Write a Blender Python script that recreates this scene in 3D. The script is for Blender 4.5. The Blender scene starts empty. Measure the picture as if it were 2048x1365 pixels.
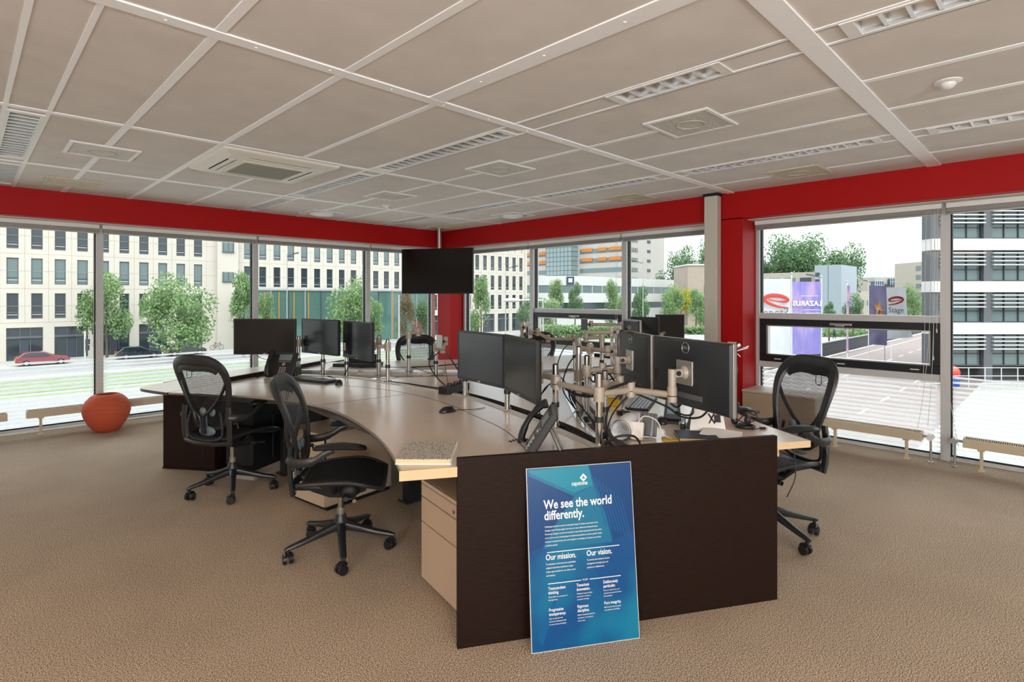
import bpy, bmesh, math, random
from mathutils import Vector, Matrix
random.seed(7)
R = math.radians
scene = bpy.context.scene
COL = scene.collection

# ------------------------------------------------------------------ camera
F, HY, EYE = 1107.0, 594.0, 1.5          # focal length in pixels, horizon row, eye height
cam_d = bpy.data.cameras.new('camera')
cam_d.sensor_width = 36.0
cam_d.lens = F * 36.0 / 2048.0
cam_d.shift_y = -(682.5 - HY) / 2048.0
cam_d.clip_start = 0.05
cam_d.clip_end = 1500
cam = bpy.data.objects.new('camera', cam_d)
COL.objects.link(cam)
cam.location = (0, 0, EYE)
cam.rotation_euler = (R(90), 0, R(-44.9))
scene.camera = cam
CA, SA = 0.7059, 0.7083                  # forward direction in room axes

# ------------------------------------------------------------------ world
world = bpy.data.worlds.new('overcast_sky')
scene.world = world
world.use_nodes = True
wt = world.node_tree
wt.nodes.clear()
def wn(t, **k):
    n = wt.nodes.new(t)
    for a, b in k.items():
        setattr(n, a, b)
    return n
w_out = wn('ShaderNodeOutputWorld'); w_bg = wn('ShaderNodeBackground')
w_tc = wn('ShaderNodeTexCoord'); w_map = wn('ShaderNodeMapping'); w_no = wn('ShaderNodeTexNoise'); w_rp = wn('ShaderNodeValToRGB')
w_map.inputs['Scale'].default_value = (1.6, 1.6, 6.0)
w_no.inputs['Scale'].default_value = 1.5; w_no.inputs['Detail'].default_value = 6
w_rp.color_ramp.elements[0].position = 0.34; w_rp.color_ramp.elements[0].color = (0.36, 0.40, 0.46, 1)
w_rp.color_ramp.elements[1].position = 0.56; w_rp.color_ramp.elements[1].color = (0.66, 0.67, 0.68, 1)
wt.links.new(w_tc.outputs['Generated'], w_map.inputs['Vector']); wt.links.new(w_map.outputs[0], w_no.inputs['Vector'])
wt.links.new(w_no.outputs['Fac'], w_rp.inputs['Fac']); wt.links.new(w_rp.outputs['Color'], w_bg.inputs['Color'])
# overcast: three times brighter overhead than at the horizon
w_sp = wn('ShaderNodeSeparateXYZ'); w_mx = wn('ShaderNodeMath', operation='MAXIMUM'); w_ml = wn('ShaderNodeMath', operation='MULTIPLY_ADD')
wt.links.new(w_tc.outputs['Generated'], w_sp.inputs[0]); wt.links.new(w_sp.outputs['Z'], w_mx.inputs[0]); w_mx.inputs[1].default_value = 0.0
SKY = 8.5
wt.links.new(w_mx.outputs[0], w_ml.inputs[0]); w_ml.inputs[1].default_value = SKY * 0.8; w_ml.inputs[2].default_value = SKY * 0.2
wt.links.new(w_ml.outputs[0], w_bg.inputs['Strength'])
wt.links.new(w_bg.outputs[0], w_out.inputs['Surface'])

def sun(name, direction, energy, angle, color=(1, 1, 1)):
    d = bpy.data.lights.new(name, 'SUN'); d.energy = energy; d.angle = R(angle); d.color = color
    o = bpy.data.objects.new(name, d); COL.objects.link(o)
    o.rotation_euler = Vector(direction).to_track_quat('-Z', 'Y').to_euler()
sun('sun', (0.35, 0.55, -0.75), 2.4, 40, (1.0, 0.97, 0.92))

def area(name, loc, aim, sx, sy, energy, color):
    d = bpy.data.lights.new(name, 'AREA'); d.shape = 'RECTANGLE'; d.size = sx; d.size_y = sy
    d.energy = energy; d.color = color
    o = bpy.data.objects.new(name, d); COL.objects.link(o)
    o.location = loc
    o.rotation_euler = Vector(aim).to_track_quat('-Z', 'Y').to_euler()
    return o
# the warm lamps of the rest of the office, behind the camera: ceiling panels; then two added fill lights aimed up
area('office_lamp_rear', (-0.9, -1.2, 2.6), (0.15, 0.15, -1), 1.6, 1.6, 50, (1.0, 0.56, 0.27))
area('office_lamp_rear', (-1.9, 2.0, 2.6), (0.2, 0.1, -1), 1.2, 1.8, 36, (1.0, 0.57, 0.28))
area('office_lamp_rear', (2.0, -2.2, 2.6), (0.1, 0.2, -1), 1.8, 1.2, 22, (1.0, 0.68, 0.42))
area('ceiling_fill', (-3.9, -1.5, 1.5), (1.0, 0.35, 0.95), 0.8, 1.6, 175, (0.90, 0.95, 1.0))  # unseen cool fill, no fixture: added to brighten the ceiling
area('ceiling_fill', (-1.0, -3.9, 1.5), (0.35, 1.0, 0.95), 1.6, 0.8, 185, (0.90, 0.95, 1.0))  # second added fill for the ceiling, also without a fixture

scene.view_settings.view_transform = 'Standard'
scene.view_settings.look = 'None'
scene.view_settings.exposure = 0.35
scene.view_settings.gamma = 1.0
scene.view_settings.use_curve_mapping = False
scene.cycles.use_denoising = True
scene.cycles.max_bounces = 10
scene.cycles.diffuse_bounces = 5
scene.cycles.transparent_max_bounces = 40
scene.cycles.sample_clamp_indirect = 6.0
scene.cycles.caustics_reflective = False
scene.cycles.caustics_refractive = False

# ------------------------------------------------------------------ geometry helpers
def cw(l, d, z=0.0):
    """sideways and forward distance from the tripod -> room axes"""
    return Vector((CA * d + SA * l, SA * d - CA * l, z))
def px_z(px, py, z):
    """where the line of sight through a photo point meets height z"""
    d = F * (EYE - z) / (py - HY)
    return cw((px - 1024) / F * d, d, z)
def on_y(px, Y):
    a = (px - 1024) / F
    d = Y / (SA - CA * a)
    return CA * d + SA * a * d
def dir_rot(vl, vd):
    """z rotation that turns local +Y to the direction (vl, vd)"""
    v = cw(vl, vd)
    return math.atan2(-v.x, v.y)

def lin(h):
    h = h.lstrip('#')
    c = [int(h[i:i + 2], 16) / 255 for i in (0, 2, 4)]
    return tuple((x / 12.92 if x <= 0.04045 else ((x + 0.055) / 1.055) ** 2.4) for x in c) + (1,)

MATS = {}
def mat(name, color, rough=0.5, metal=0.0, noise=0.0, nscale=20.0, bump=0.0, bscale=200.0, spec=0.5, coat=0.0, emit=None, stretch=None):
    if name in MATS:
        return MATS[name]
    m = bpy.data.materials.new(name); m.use_nodes = True
    nt = m.node_tree; p = nt.nodes['Principled BSDF']
    c = lin(color) if isinstance(color, str) else color
    p.inputs['Base Color'].default_value = c
    p.inputs['Roughness'].default_value = rough
    p.inputs['Metallic'].default_value = metal
    p.inputs['Specular IOR Level'].default_value = spec
    p.inputs['Coat Weight'].default_value = coat
    tc = nt.nodes.new('ShaderNodeTexCoord')
    src = tc.outputs['Object']
    if stretch:
        mp = nt.nodes.new('ShaderNodeMapping'); mp.inputs['Scale'].default_value = stretch
        nt.links.new(src, mp.inputs['Vector']); src = mp.outputs[0]
    n = nt.nodes.new('ShaderNodeTexNoise'); n.inputs['Scale'].default_value = nscale; n.inputs['Detail'].default_value = 5
    nt.links.new(src, n.inputs['Vector'])
    r = nt.nodes.new('ShaderNodeValToRGB')
    k = max(noise, 0.012)
    r.color_ramp.elements[0].position = 0.3; r.color_ramp.elements[1].position = 0.7
    r.color_ramp.elements[0].color = tuple(x * (1 - k) for x in c[:3]) + (1,)
    r.color_ramp.elements[1].color = tuple(min(1, x * (1 + k)) for x in c[:3]) + (1,)
    nt.links.new(n.outputs['Fac'], r.inputs['Fac']); nt.links.new(r.outputs['Color'], p.inputs['Base Color'])
    if bump:
        b = nt.nodes.new('ShaderNodeTexNoise'); b.inputs['Scale'].default_value = bscale; b.inputs['Detail'].default_value = 3
        nt.links.new(src, b.inputs['Vector'])
        bp = nt.nodes.new('ShaderNodeBump'); bp.inputs['Strength'].default_value = bump; bp.inputs['Distance'].default_value = 0.01
        nt.links.new(b.outputs['Fac'], bp.inputs['Height']); nt.links.new(bp.outputs[0], p.inputs['Normal'])
    if emit:
        p.inputs['Emission Color'].default_value = c; p.inputs['Emission Strength'].default_value = emit
    MATS[name] = m
    return m

class MB:
    """collects shapes; build() links them as one mesh object"""
    def __init__(s):
        s.v = []; s.f = []; s.mi = []; s.cur = 0
    def add(s, vs, fs, M=None):
        o = len(s.v)
        for v in vs:
            v = Vector(v)
            s.v.append(tuple(M @ v) if M is not None else tuple(v))
        for f in fs:
            s.f.append([i + o for i in f]); s.mi.append(s.cur)
        return s
    def box(s, c, size, M=None, rz=0, rx=0, ry=0):
        x, y, z = [k / 2 for k in size]
        vs = [(-x, -y, -z), (x, -y, -z), (x, y, -z), (-x, y, -z), (-x, -y, z), (x, -y, z), (x, y, z), (-x, y, z)]
        T = Matrix.Translation(c) @ Matrix.Rotation(rz, 4, 'Z') @ Matrix.Rotation(ry, 4, 'Y') @ Matrix.Rotation(rx, 4, 'X')
        if M is not None: T = M @ T
        return s.add(vs, [(0, 3, 2, 1), (4, 5, 6, 7), (0, 1, 5, 4), (1, 2, 6, 5), (2, 3, 7, 6), (3, 0, 4, 7)], T)
    def bx(s, x0, x1, y0, y1, z0, z1, M=None):
        return s.box(((x0 + x1) / 2, (y0 + y1) / 2, (z0 + z1) / 2), (abs(x1 - x0), abs(y1 - y0), abs(z1 - z0)), M)
    def loft(s, rings, cap=True, closed=True, M=None):
        n = len(rings[0]); vs = [p for r in rings for p in r]; fs = []
        for k in range(len(rings) - 1):
            for i in range(n if closed else n - 1):
                j = (i + 1) % n
                fs.append((k * n + i, k * n + j, (k + 1) * n + j, (k + 1) * n + i))
        if cap:
            fs.append(tuple(reversed(range(n)))); fs.append(tuple(range((len(rings) - 1) * n, len(rings) * n)))
        return s.add(vs, fs, M)
    def tube(s, pts, r, n=8, M=None, flat=None, up=None, cap=True, loop=False):
        """r number or list; flat=(a, b) makes an elliptical section with b along the side vector"""
        P = [Vector(p) for p in pts]; m = len(P); rings = []
        ref = Vector(up) if up else None
        prev = None
        for i, p in enumerate(P):
            if loop: t = P[(i + 1) % m] - P[i - 1]
            else: t = P[min(i + 1, m - 1)] - P[max(i - 1, 0)]
            t = t.normalized() if t.length > 1e-9 else Vector((0, 0, 1))
            if ref is not None: a = ref - t * ref.dot(t)
            elif prev is not None: a = prev - t * prev.dot(t)
            else:
                a = Vector((0, 0, 1)) if abs(t.z) < 0.9 else Vector((1, 0, 0)); a = a - t * a.dot(t)
            if a.length < 1e-6: a = t.orthogonal()
            a.normalize(); prev = a
            b = t.cross(a)
            rr = r[i] if isinstance(r, (list, tuple)) else r
            fa, fb = flat if flat else (1, 1)
            rings.append([p + a * math.cos(2 * math.pi * k / n) * rr * fa + b * math.sin(2 * math.pi * k / n) * rr * fb for k in range(n)])
        if loop:
            rings.append(rings[0]); cap = False
        return s.loft(rings, cap, True, M)
    def cyl(s, p0, p1, r, r1=None, n=16, M=None):
        return s.tube([p0, p1], [r, r if r1 is None else r1], n, M)
    def lathe(s, prof, n=24, M=None):
        rings = [[(r * math.cos(2 * math.pi * k / n), r * math.sin(2 * math.pi * k / n), z) for k in range(n)] for r, z in prof]
        return s.loft(rings, True, True, M)
    def prism(s, poly, z0, z1, M=None):
        n = len(poly)
        area2 = sum(poly[i][0] * poly[(i + 1) % n][1] - poly[(i + 1) % n][0] * poly[i][1] for i in range(n))
        if area2 < 0: poly = poly[::-1]
        vs = [(p[0], p[1], z0) for p in poly] + [(p[0], p[1], z1) for p in poly]
        fs = [tuple(reversed(range(n))), tuple(range(n, 2 * n))]
        for i in range(n):
            j = (i + 1) % n
            fs.append((i, j, n + j, n + i))
        return s.add(vs, fs, M)
    def quad(s, a, b, c, d, M=None):
        return s.add([a, b, c, d], [(0, 1, 2, 3)], M)
    def ball(s, c, r, n=12, M=None, scale=(1, 1, 1)):
        rings = []
        m = n // 2
        for i in range(1, m):
            th = math.pi * i / m
            rings.append([(c[0] + r * scale[0] * math.sin(th) * math.cos(2 * math.pi * k / n), c[1] + r * scale[1] * math.sin(th) * math.sin(2 * math.pi * k / n), c[2] - r * scale[2] * math.cos(th)) for k in range(n)])
        vs = [p for q in rings for p in q]; b = len(vs); vs += [(c[0], c[1], c[2] - r * scale[2]), (c[0], c[1], c[2] + r * scale[2])]
        fs = []
        for k in range(len(rings) - 1):
            for i in range(n):
                j = (i + 1) % n
                fs.append((k * n + i, k * n + j, (k + 1) * n + j, (k + 1) * n + i))
        for i in range(n):
            j = (i + 1) % n
            fs.append((b, j, i)); fs.append((b + 1, (len(rings) - 1) * n + i, (len(rings) - 1) * n + j))
        return s.add(vs, fs, M)
    def build(s, name, mats, parent=None, bevel=0.0, smooth=35, seg=2):
        me = bpy.data.meshes.new(name)
        me.from_pydata(s.v, [], s.f)
        ml = mats if isinstance(mats, (list, tuple)) else [mats]
        for m in ml: me.materials.append(m)
        if len(ml) > 1: me.polygons.foreach_set('material_index', s.mi)
        me.update()
        if smooth:
            me.shade_smooth(); me.set_sharp_from_angle(angle=R(smooth))
        o = bpy.data.objects.new(name, me); COL.objects.link(o)
        if parent is not None: o.parent = parent
        if bevel:
            b = o.modifiers.new('bevel', 'BEVEL'); b.width = bevel; b.segments = seg; b.limit_method = 'ANGLE'; b.angle_limit = R(40)
            b.harden_normals = False
        return o

def tag(o, label, cat, group=None, kind=None):
    if label: o['label'] = label
    if cat: o['category'] = cat
    if group: o['group'] = group
    if kind: o['kind'] = kind
    return o
def empty(name, loc=(0, 0, 0), rz=0, label=None, cat=None, group=None):
    o = bpy.data.objects.new(name, None); COL.objects.link(o)
    o.empty_display_size = 0.1
    o.location = loc; o.rotation_euler = (0, 0, rz)
    return tag(o, label, cat, group)
def struct(o):
    o['kind'] = 'structure'
    return o
def copy_tree(o, parent=None):
    c = o.copy(); COL.objects.link(c)
    if parent is not None: c.parent = parent
    for ch in [x for x in COL.objects if x.parent is o]:
        copy_tree(ch, c)
    return c
def place(o, loc, rz, label=None, group=None):
    o.location = loc; o.rotation_euler = (0, 0, rz)
    if label: o['label'] = label
    if group: o['group'] = group
    return o
def smooth_pts(pts, n=6, closed=False):
    """Catmull-Rom through the points"""
    P = [Vector(p) for p in pts]; out = []
    m = len(P)
    rng = range(m if closed else m - 1)
    for i in rng:
        if closed: a, b, c, d = P[i - 1], P[i], P[(i + 1) % m], P[(i + 2) % m]
        else: a, b, c, d = P[max(i - 1, 0)], P[i], P[i + 1], P[min(i + 2, m - 1)]
        for k in range(n):
            t = k / n
            out.append(0.5 * ((2 * b) + (-a + c) * t + (2 * a - 5 * b + 4 * c - d) * t * t + (-a + 3 * b - 3 * c + d) * t ** 3))
    if not closed: out.append(P[-1])
    return out
def text_mesh(name, body, size, material, parent, loc=(0, 0, 0), rot=(0, 0, 0), depth=0.0005, align='LEFT', scale=(1, 1, 1), bold=0.0):
    cu = bpy.data.curves.new(name, 'FONT'); cu.body = body; cu.size = size; cu.extrude = depth; cu.align_x = align; cu.offset = bold
    cu.resolution_u = 3
    t = bpy.data.objects.new(name, cu); COL.objects.link(t)
    bpy.context.view_layer.update()
    me = bpy.data.meshes.new_from_object(t)
    COL.objects.unlink(t); bpy.data.objects.remove(t); bpy.data.curves.remove(cu)
    me.materials.clear(); me.materials.append(material)
    o = bpy.data.objects.new(name, me); COL.objects.link(o)
    o.parent = parent; o.location = loc; o.rotation_euler = rot; o.scale = scale
    return o

# ------------------------------------------------------------------ materials
red = mat('red_paint', '#a80f10', 0.55, spec=0.2, noise=0.02, nscale=3)
white = mat('white_metal', '#e4e4e2', 0.4)
offwhite = mat('soffit_white', '#d9d5cc', 0.6)
ceil_m = mat('ceiling_tile', '#dad6d1', 0.9, noise=0.05, nscale=4, bump=0.15, bscale=400)
grid_m = mat('ceiling_grid', '#f4f5f6', 0.45)
alu = mat('window_aluminium', '#c6c8c9', 0.4, 0.1)
navy = mat('window_dark_frame', '#151c26', 0.35)
blackp = mat('black_plastic', '#17181a', 0.42)
blackm = mat('black_matte', '#0d0e10', 0.6)
charcoal = mat('graphite_plastic', '#232526', 0.38)
screen = mat('dark_screen', '#15171a', 0.22, spec=0.5)
silver = mat('chrome', '#c9c9c8', 0.18, 1.0)
brushed = mat('brushed_silver', '#b9b8b4', 0.38, 0.85)
beige = mat('beige_metal', '#a89e90', 0.45, 0.1)
desk_m = mat('desk_laminate', '#dfd3c4', 0.21, noise=0.02, nscale=6)
desk_edge = mat('desk_edge_birch', '#d6bc94', 0.4)
edge_dark = mat('desk_edge_dark', '#3a3430', 0.35)
wenge = mat('wenge_wood', '#1e0f09', 0.55, spec=0.2, noise=0.5, nscale=14, bump=0.06, bscale=60, stretch=(1.2, 1.2, 16))
pedestal_m = mat('pedestal_laminate', '#b8a48c', 0.4, noise=0.02)
radiator_m = mat('radiator_paint', '#c6b89f', 0.4)
terracotta = mat('terracotta', '#bf5334', 0.75, noise=0.12, nscale=6, bump=0.2, bscale=40, stretch=(1, 1, 9))
paper = mat('white_paper', '#f3f4f6', 0.7)
blue_grey = mat('grey_blue_rubber', '#5e6e74', 0.5)
dellback = mat('monitor_back', '#25282c', 0.38, noise=0.05)
gold = mat('gold_foil', '#c79a2a', 0.3, 0.9)
navybook = mat('navy_cover', '#16314f', 0.5)

def carpet_material():
    m = bpy.data.materials.new('carpet'); m.use_nodes = True
    nt = m.node_tree; p = nt.nodes['Principled BSDF']; p.inputs['Roughness'].default_value = 0.95; p.inputs['Specular IOR Level'].default_value = 0.1
    tc = nt.nodes.new('ShaderNodeTexCoord')
    n1 = nt.nodes.new('ShaderNodeTexNoise'); n1.inputs['Scale'].default_value = 210; n1.inputs['Detail'].default_value = 3
    n2 = nt.nodes.new('ShaderNodeTexNoise'); n2.inputs['Scale'].default_value = 2.2; n2.inputs['Detail'].default_value = 4
    for n in (n1, n2): nt.links.new(tc.outputs['Object'], n.inputs['Vector'])
    r = nt.nodes.new('ShaderNodeValToRGB')
    r.color_ramp.elements[0].position = 0.38; r.color_ramp.elements[0].color = lin('#5a493b')
    r.color_ramp.elements[1].position = 0.62; r.color_ramp.elements[1].color = lin('#e0cdb6')
    nt.links.new(n1.outputs['Fac'], r.inputs['Fac'])
    r2 = nt.nodes.new('ShaderNodeValToRGB')
    r2.color_ramp.elements[0].position = 0.3; r2.color_ramp.elements[0].color = (0.88, 0.88, 0.88, 1)
    r2.color_ramp.elements[1].position = 0.7; r2.color_ramp.elements[1].color = (1, 1, 1, 1)
    nt.links.new(n2.outputs['Fac'], r2.inputs['Fac'])
    mx = nt.nodes.new('ShaderNodeMix'); mx.data_type = 'RGBA'; mx.blend_type = 'MULTIPLY'; mx.inputs[0].default_value = 1
    nt.links.new(r.outputs[0], mx.inputs[6]); nt.links.new(r2.outputs[0], mx.inputs[7])
    nt.links.new(mx.outputs[2], p.inputs['Base Color'])
    bp = nt.nodes.new('ShaderNodeBump'); bp.inputs['Strength'].default_value = 0.12; bp.inputs['Distance'].default_value = 0.004
    nt.links.new(n1.outputs['Fac'], bp.inputs['Height']); nt.links.new(bp.outputs[0], p.inputs['Normal'])
    return m
carpet = carpet_material()

def glass_material():
    m = bpy.data.materials.new('window_glass'); m.use_nodes = True
    nt = m.node_tree; nt.nodes.clear()
    out = nt.nodes.new('ShaderNodeOutputMaterial'); mx = nt.nodes.new('ShaderNodeMixShader')
    t = nt.nodes.new('ShaderNodeBsdfTransparent'); t.inputs[0].default_value = (0.93, 0.96, 0.95, 1)
    g = nt.nodes.new('ShaderNodeBsdfGlossy'); g.inputs['Roughness'].default_value = 0.02
    fr = nt.nodes.new('ShaderNodeFresnel'); fr.inputs['IOR'].default_value = 1.18
    nt.links.new(fr.outputs[0], mx.inputs[0]); nt.links.new(t.outputs[0], mx.inputs[1]); nt.links.new(g.outputs[0], mx.inputs[2])
    nt.links.new(mx.outputs[0], out.inputs['Surface'])
    return m
glass = glass_material()

def frosted_material():
    """white printed stripes on clear film"""
    m = bpy.data.materials.new('striped_window_film'); m.use_nodes = True
    nt = m.node_tree; nt.nodes.clear(); L = nt.links.new
    out = nt.nodes.new('ShaderNodeOutputMaterial'); mx = nt.nodes.new('ShaderNodeMixShader')
    t = nt.nodes.new('ShaderNodeBsdfTransparent')
    d = nt.nodes.new('ShaderNodeBsdfTranslucent'); d.inputs[0].default_value = (0.93, 0.95, 0.96, 1)
    e = nt.nodes.new('ShaderNodeBsdfDiffuse'); e.inputs[0].default_value = (0.9, 0.92, 0.93, 1)
    ad = nt.nodes.new('ShaderNodeMixShader'); ad.inputs[0].default_value = 0.35
    tc = nt.nodes.new('ShaderNodeTexCoord'); sp = nt.nodes.new('ShaderNodeSeparateXYZ'); L(tc.outputs['Object'], sp.inputs[0])
    def math_(op, a, b=None):
        n = nt.nodes.new('ShaderNodeMath'); n.operation = op
        for i, x in enumerate((a, b)):
            if x is None: continue
            if isinstance(x, (int, float)): n.inputs[i].default_value = x
            else: L(x, n.inputs[i])
        return n.outputs[0]
    fr = math_('FRACT', math_('DIVIDE', sp.outputs['Z'], 0.044))
    noise = nt.nodes.new('ShaderNodeTexNoise'); noise.inputs['Scale'].default_value = 1.0; noise.inputs['Detail'].default_value = 2
    mp = nt.nodes.new('ShaderNodeMapping'); mp.inputs['Scale'].default_value = (3.0, 3.0, 9.0)
    L(tc.outputs['Object'], mp.inputs[0]); L(mp.outputs[0], noise.inputs['Vector'])
    grow = math_('MULTIPLY', math_('SUBTRACT', 0.62, sp.outputs['Z']), 0.42)
    thr = math_('ADD', math_('ADD', math_('MULTIPLY', noise.outputs['Fac'], 0.75), 0.12), grow)
    mask = math_('LESS_THAN', fr, thr)
    op_ = math_('MULTIPLY', mask, 0.84)
    L(op_, mx.inputs[0]); L(t.outputs[0], mx.inputs[1]); L(d.outputs[0], ad.inputs[1]); L(e.outputs[0], ad.inputs[2]); L(ad.outputs[0], mx.inputs[2])
    L(mx.outputs[0], out.inputs['Surface'])
    return m
film = frosted_material()

def mesh_fabric(name, color, period, duty, axis='Z', grid=True):
    """open weave: threads with clear gaps"""
    m = bpy.data.materials.new(name); m.use_nodes = True
    nt = m.node_tree; L = nt.links.new; p = nt.nodes['Principled BSDF']; out = nt.nodes['Material Output']
    p.inputs['Base Color'].default_value = lin(color); p.inputs['Roughness'].default_value = 0.5
    t = nt.nodes.new('ShaderNodeBsdfTransparent'); mx = nt.nodes.new('ShaderNodeMixShader')
    tc = nt.nodes.new('ShaderNodeTexCoord'); sp = nt.nodes.new('ShaderNodeSeparateXYZ'); L(tc.outputs['Object'], sp.inputs[0])
    def band(sock, per, du):
        a = nt.nodes.new('ShaderNodeMath'); a.operation = 'DIVIDE'; L(sock, a.inputs[0]); a.inputs[1].default_value = per
        b = nt.nodes.new('ShaderNodeMath'); b.operation = 'FRACT'; L(a.outputs[0], b.inputs[0])
        c = nt.nodes.new('ShaderNodeMath'); c.operation = 'LESS_THAN'; L(b.outputs[0], c.inputs[0]); c.inputs[1].default_value = du
        return c.outputs[0]
    x = band(sp.outputs[axis], period, duty)
    y = band(sp.outputs['X'], period * 0.62, duty * 0.7)
    mxm = nt.nodes.new('ShaderNodeMath'); mxm.operation = 'MAXIMUM'; L(x, mxm.inputs[0]); L(y, mxm.inputs[1])
    L(mxm.outputs[0], mx.inputs[0]); L(t.outputs[0], mx.inputs[1]); L(p.outputs[0], mx.inputs[2]); L(mx.outputs[0], out.inputs['Surface'])
    return m
back_weave = mesh_fabric('chair_back_weave', '#1d1f22', 0.0075, 0.42)
seat_weave = mat('chair_seat_weave', '#17181a', 0.55, noise=0.3, nscale=160, bump=0.3, bscale=250)

# ------------------------------------------------------------------ the room
HC = 2.65                                  # ceiling height
GX, GY = 6.45, 8.19                        # planes of the glass on the right and on the left
BX, BY, BZ = 6.02, 7.76, 2.353             # beam faces and underside
X0, Y0 = -4.2, -4.2
wall_m = mat('plaster_wall', '#d8cfc2', 0.8)
struct(MB().bx(X0, GX + 0.12, Y0, GY + 0.12, -0.3, 0.0).build('floor', carpet, smooth=0))
struct(MB().bx(X0 - 0.15, X0, Y0, GY + 0.12, 0, 3.0).build('wall_rear', wall_m, smooth=0))
struct(MB().bx(X0 - 0.15, GX + 0.12, Y0 - 0.15, Y0, 0, 3.0).build('wall_side', wall_m, smooth=0))

# ceiling: tiles between the strips, open where the light fittings sit
xb = [X0, -3.05, -2.44, -2.23, -1.63, -1.02, -0.41, 0.19, 0.39, 0.795, 1.397, 1.955, 2.61, 2.80, 3.42, 4.03, 4.66, 4.86, 5.48, BX]
yb = [Y0, -2.78, -0.98, 0.822, 2.622, 4.47, 6.30, BY]
slots = {(0.19, 0.39): [(-0.9, 0.65), (4.56, 6.15), (6.42, 7.62)],
         (2.61, 2.80): [(-0.9, 0.68), (1.20, 1.87), (2.74, 4.40), (4.62, 6.15), (6.42, 7.62)],
         (4.66, 4.86): [(-0.9, 0.68), (0.96, 2.50), (2.79, 4.34), (4.66, 6.15), (6.42, 7.55)]}
cm = MB()
for i in range(len(xb) - 1):
    xa, xc = xb[i], xb[i + 1]
    if (xa, xc) in slots:
        y = Y0
        for a, b in slots[(xa, xc)]:
            cm.bx(xa, xc, y, a, HC, HC + 0.02); y = b
        cm.bx(xa, xc, y, BY, HC, HC + 0.02)
    else:
        cm.bx(xa, xc, Y0, BY, HC, HC + 0.02)
cm.bx(X0, GX, Y0, GY, HC + 0.16, HC + 0.3)
struct(cm.build('ceiling', ceil_m, smooth=0))
# strips of the grid
n_trim = 0
def trim(mb, m):
    global n_trim
    n_trim += 1
    return struct(mb.build('trim_%d' % n_trim, m, smooth=0))
t = MB()
for x in xb[1:-1]:
    if x == 1.955: continue
    w = 0.022 if x not in (0.19, 0.39, 2.61, 2.80, 4.66, 4.86) else 0.016
    if x in (2.61, 2.80, 4.66, 4.86, 0.19, 0.39): w = 0.012
    t.bx(x - w, x + w, Y0, BY, HC - 0.004, HC + 0.001)
t.bx(1.985, 2.025, 2.66, BY, HC - 0.004, HC + 0.001)
for y in (-0.98, 4.47, 6.30):
    t.bx(X0, BX, y - 0.028, y + 0.028, HC - 0.005, HC + 0.001)
trim(t, grid_m)
t = MB()
t.bx(1.905, 2.012, Y0, 2.585, HC - 0.007, HC + 0.001)
t.bx(X0, BX, 2.585, 2.662, HC - 0.008, HC + 0.001)
t.bx(X0, BX, 0.772, 0.872, HC - 0.009, HC + 0.001)
trim(t, grid_m)
t = MB()                                   # plastic plugs along the broad strips
for k in range(14):
    t.lathe([(0.007, HC - 0.0105), (0.007, HC - 0.006)], 10, Matrix.Translation((1.958, 2.2 - 0.45 * k, 0)))
    if k < 12: t.lathe([(0.006, HC - 0.0115), (0.006, HC - 0.006)], 10, Matrix.Translation((0.6 + 0.36 * k, 2.624, 0)))
trim(t, grid_m)
t = MB()                                   # shadow gaps beside the strips
for x in (0.808, 1.41, 2.622, 2.812, 3.433, 4.044, 4.672, 4.872, 5.492):
    t.bx(x + 0.006, x + 0.011, Y0, BY, HC - 0.0015, HC + 0.001)
for y in (2.668, 4.502, 6.332): t.bx(X0, BX, y, y + 0.006, HC - 0.0015, HC + 0.001)
trim(t, blackm)

# red beams and piers
struct(MB().prism([(X0, BY), (BX, BY), (BX, Y0), (GX + 0.12, Y0), (GX + 0.12, GY + 0.12), (X0, GY + 0.12)], BZ, 3.0).build('wall_beam', red, smooth=0))
so = MB()
so.bx(X0, GX - 0.03, BY + 0.13, GY - 0.03, BZ - 0.006, BZ + 0.01)
so.bx(BX + 0.13, GX - 0.03, Y0, BY + 0.13, BZ - 0.006, BZ + 0.01)
trim(so, offwhite)
struct(MB().bx(BX, GX + 0.1, 2.49, 2.83, 0, BZ + 0.01).build('wall_pier', red, smooth=0))
struct(MB().bx(6.079, 6.48, 7.635, 7.993, 0, BZ + 0.01).build('wall_corner_column', red, smooth=0))
struct(MB().bx(BX + 0.1, GX - 0.02, 2.84, 7.6, 0, 0.02).build('baseboard_right', offwhite, smooth=0))
struct(MB().bx(X0, 6.0, GY - 0.13, GY - 0.045, 0, 0.012).build('baseboard_left', offwhite, smooth=0))

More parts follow.
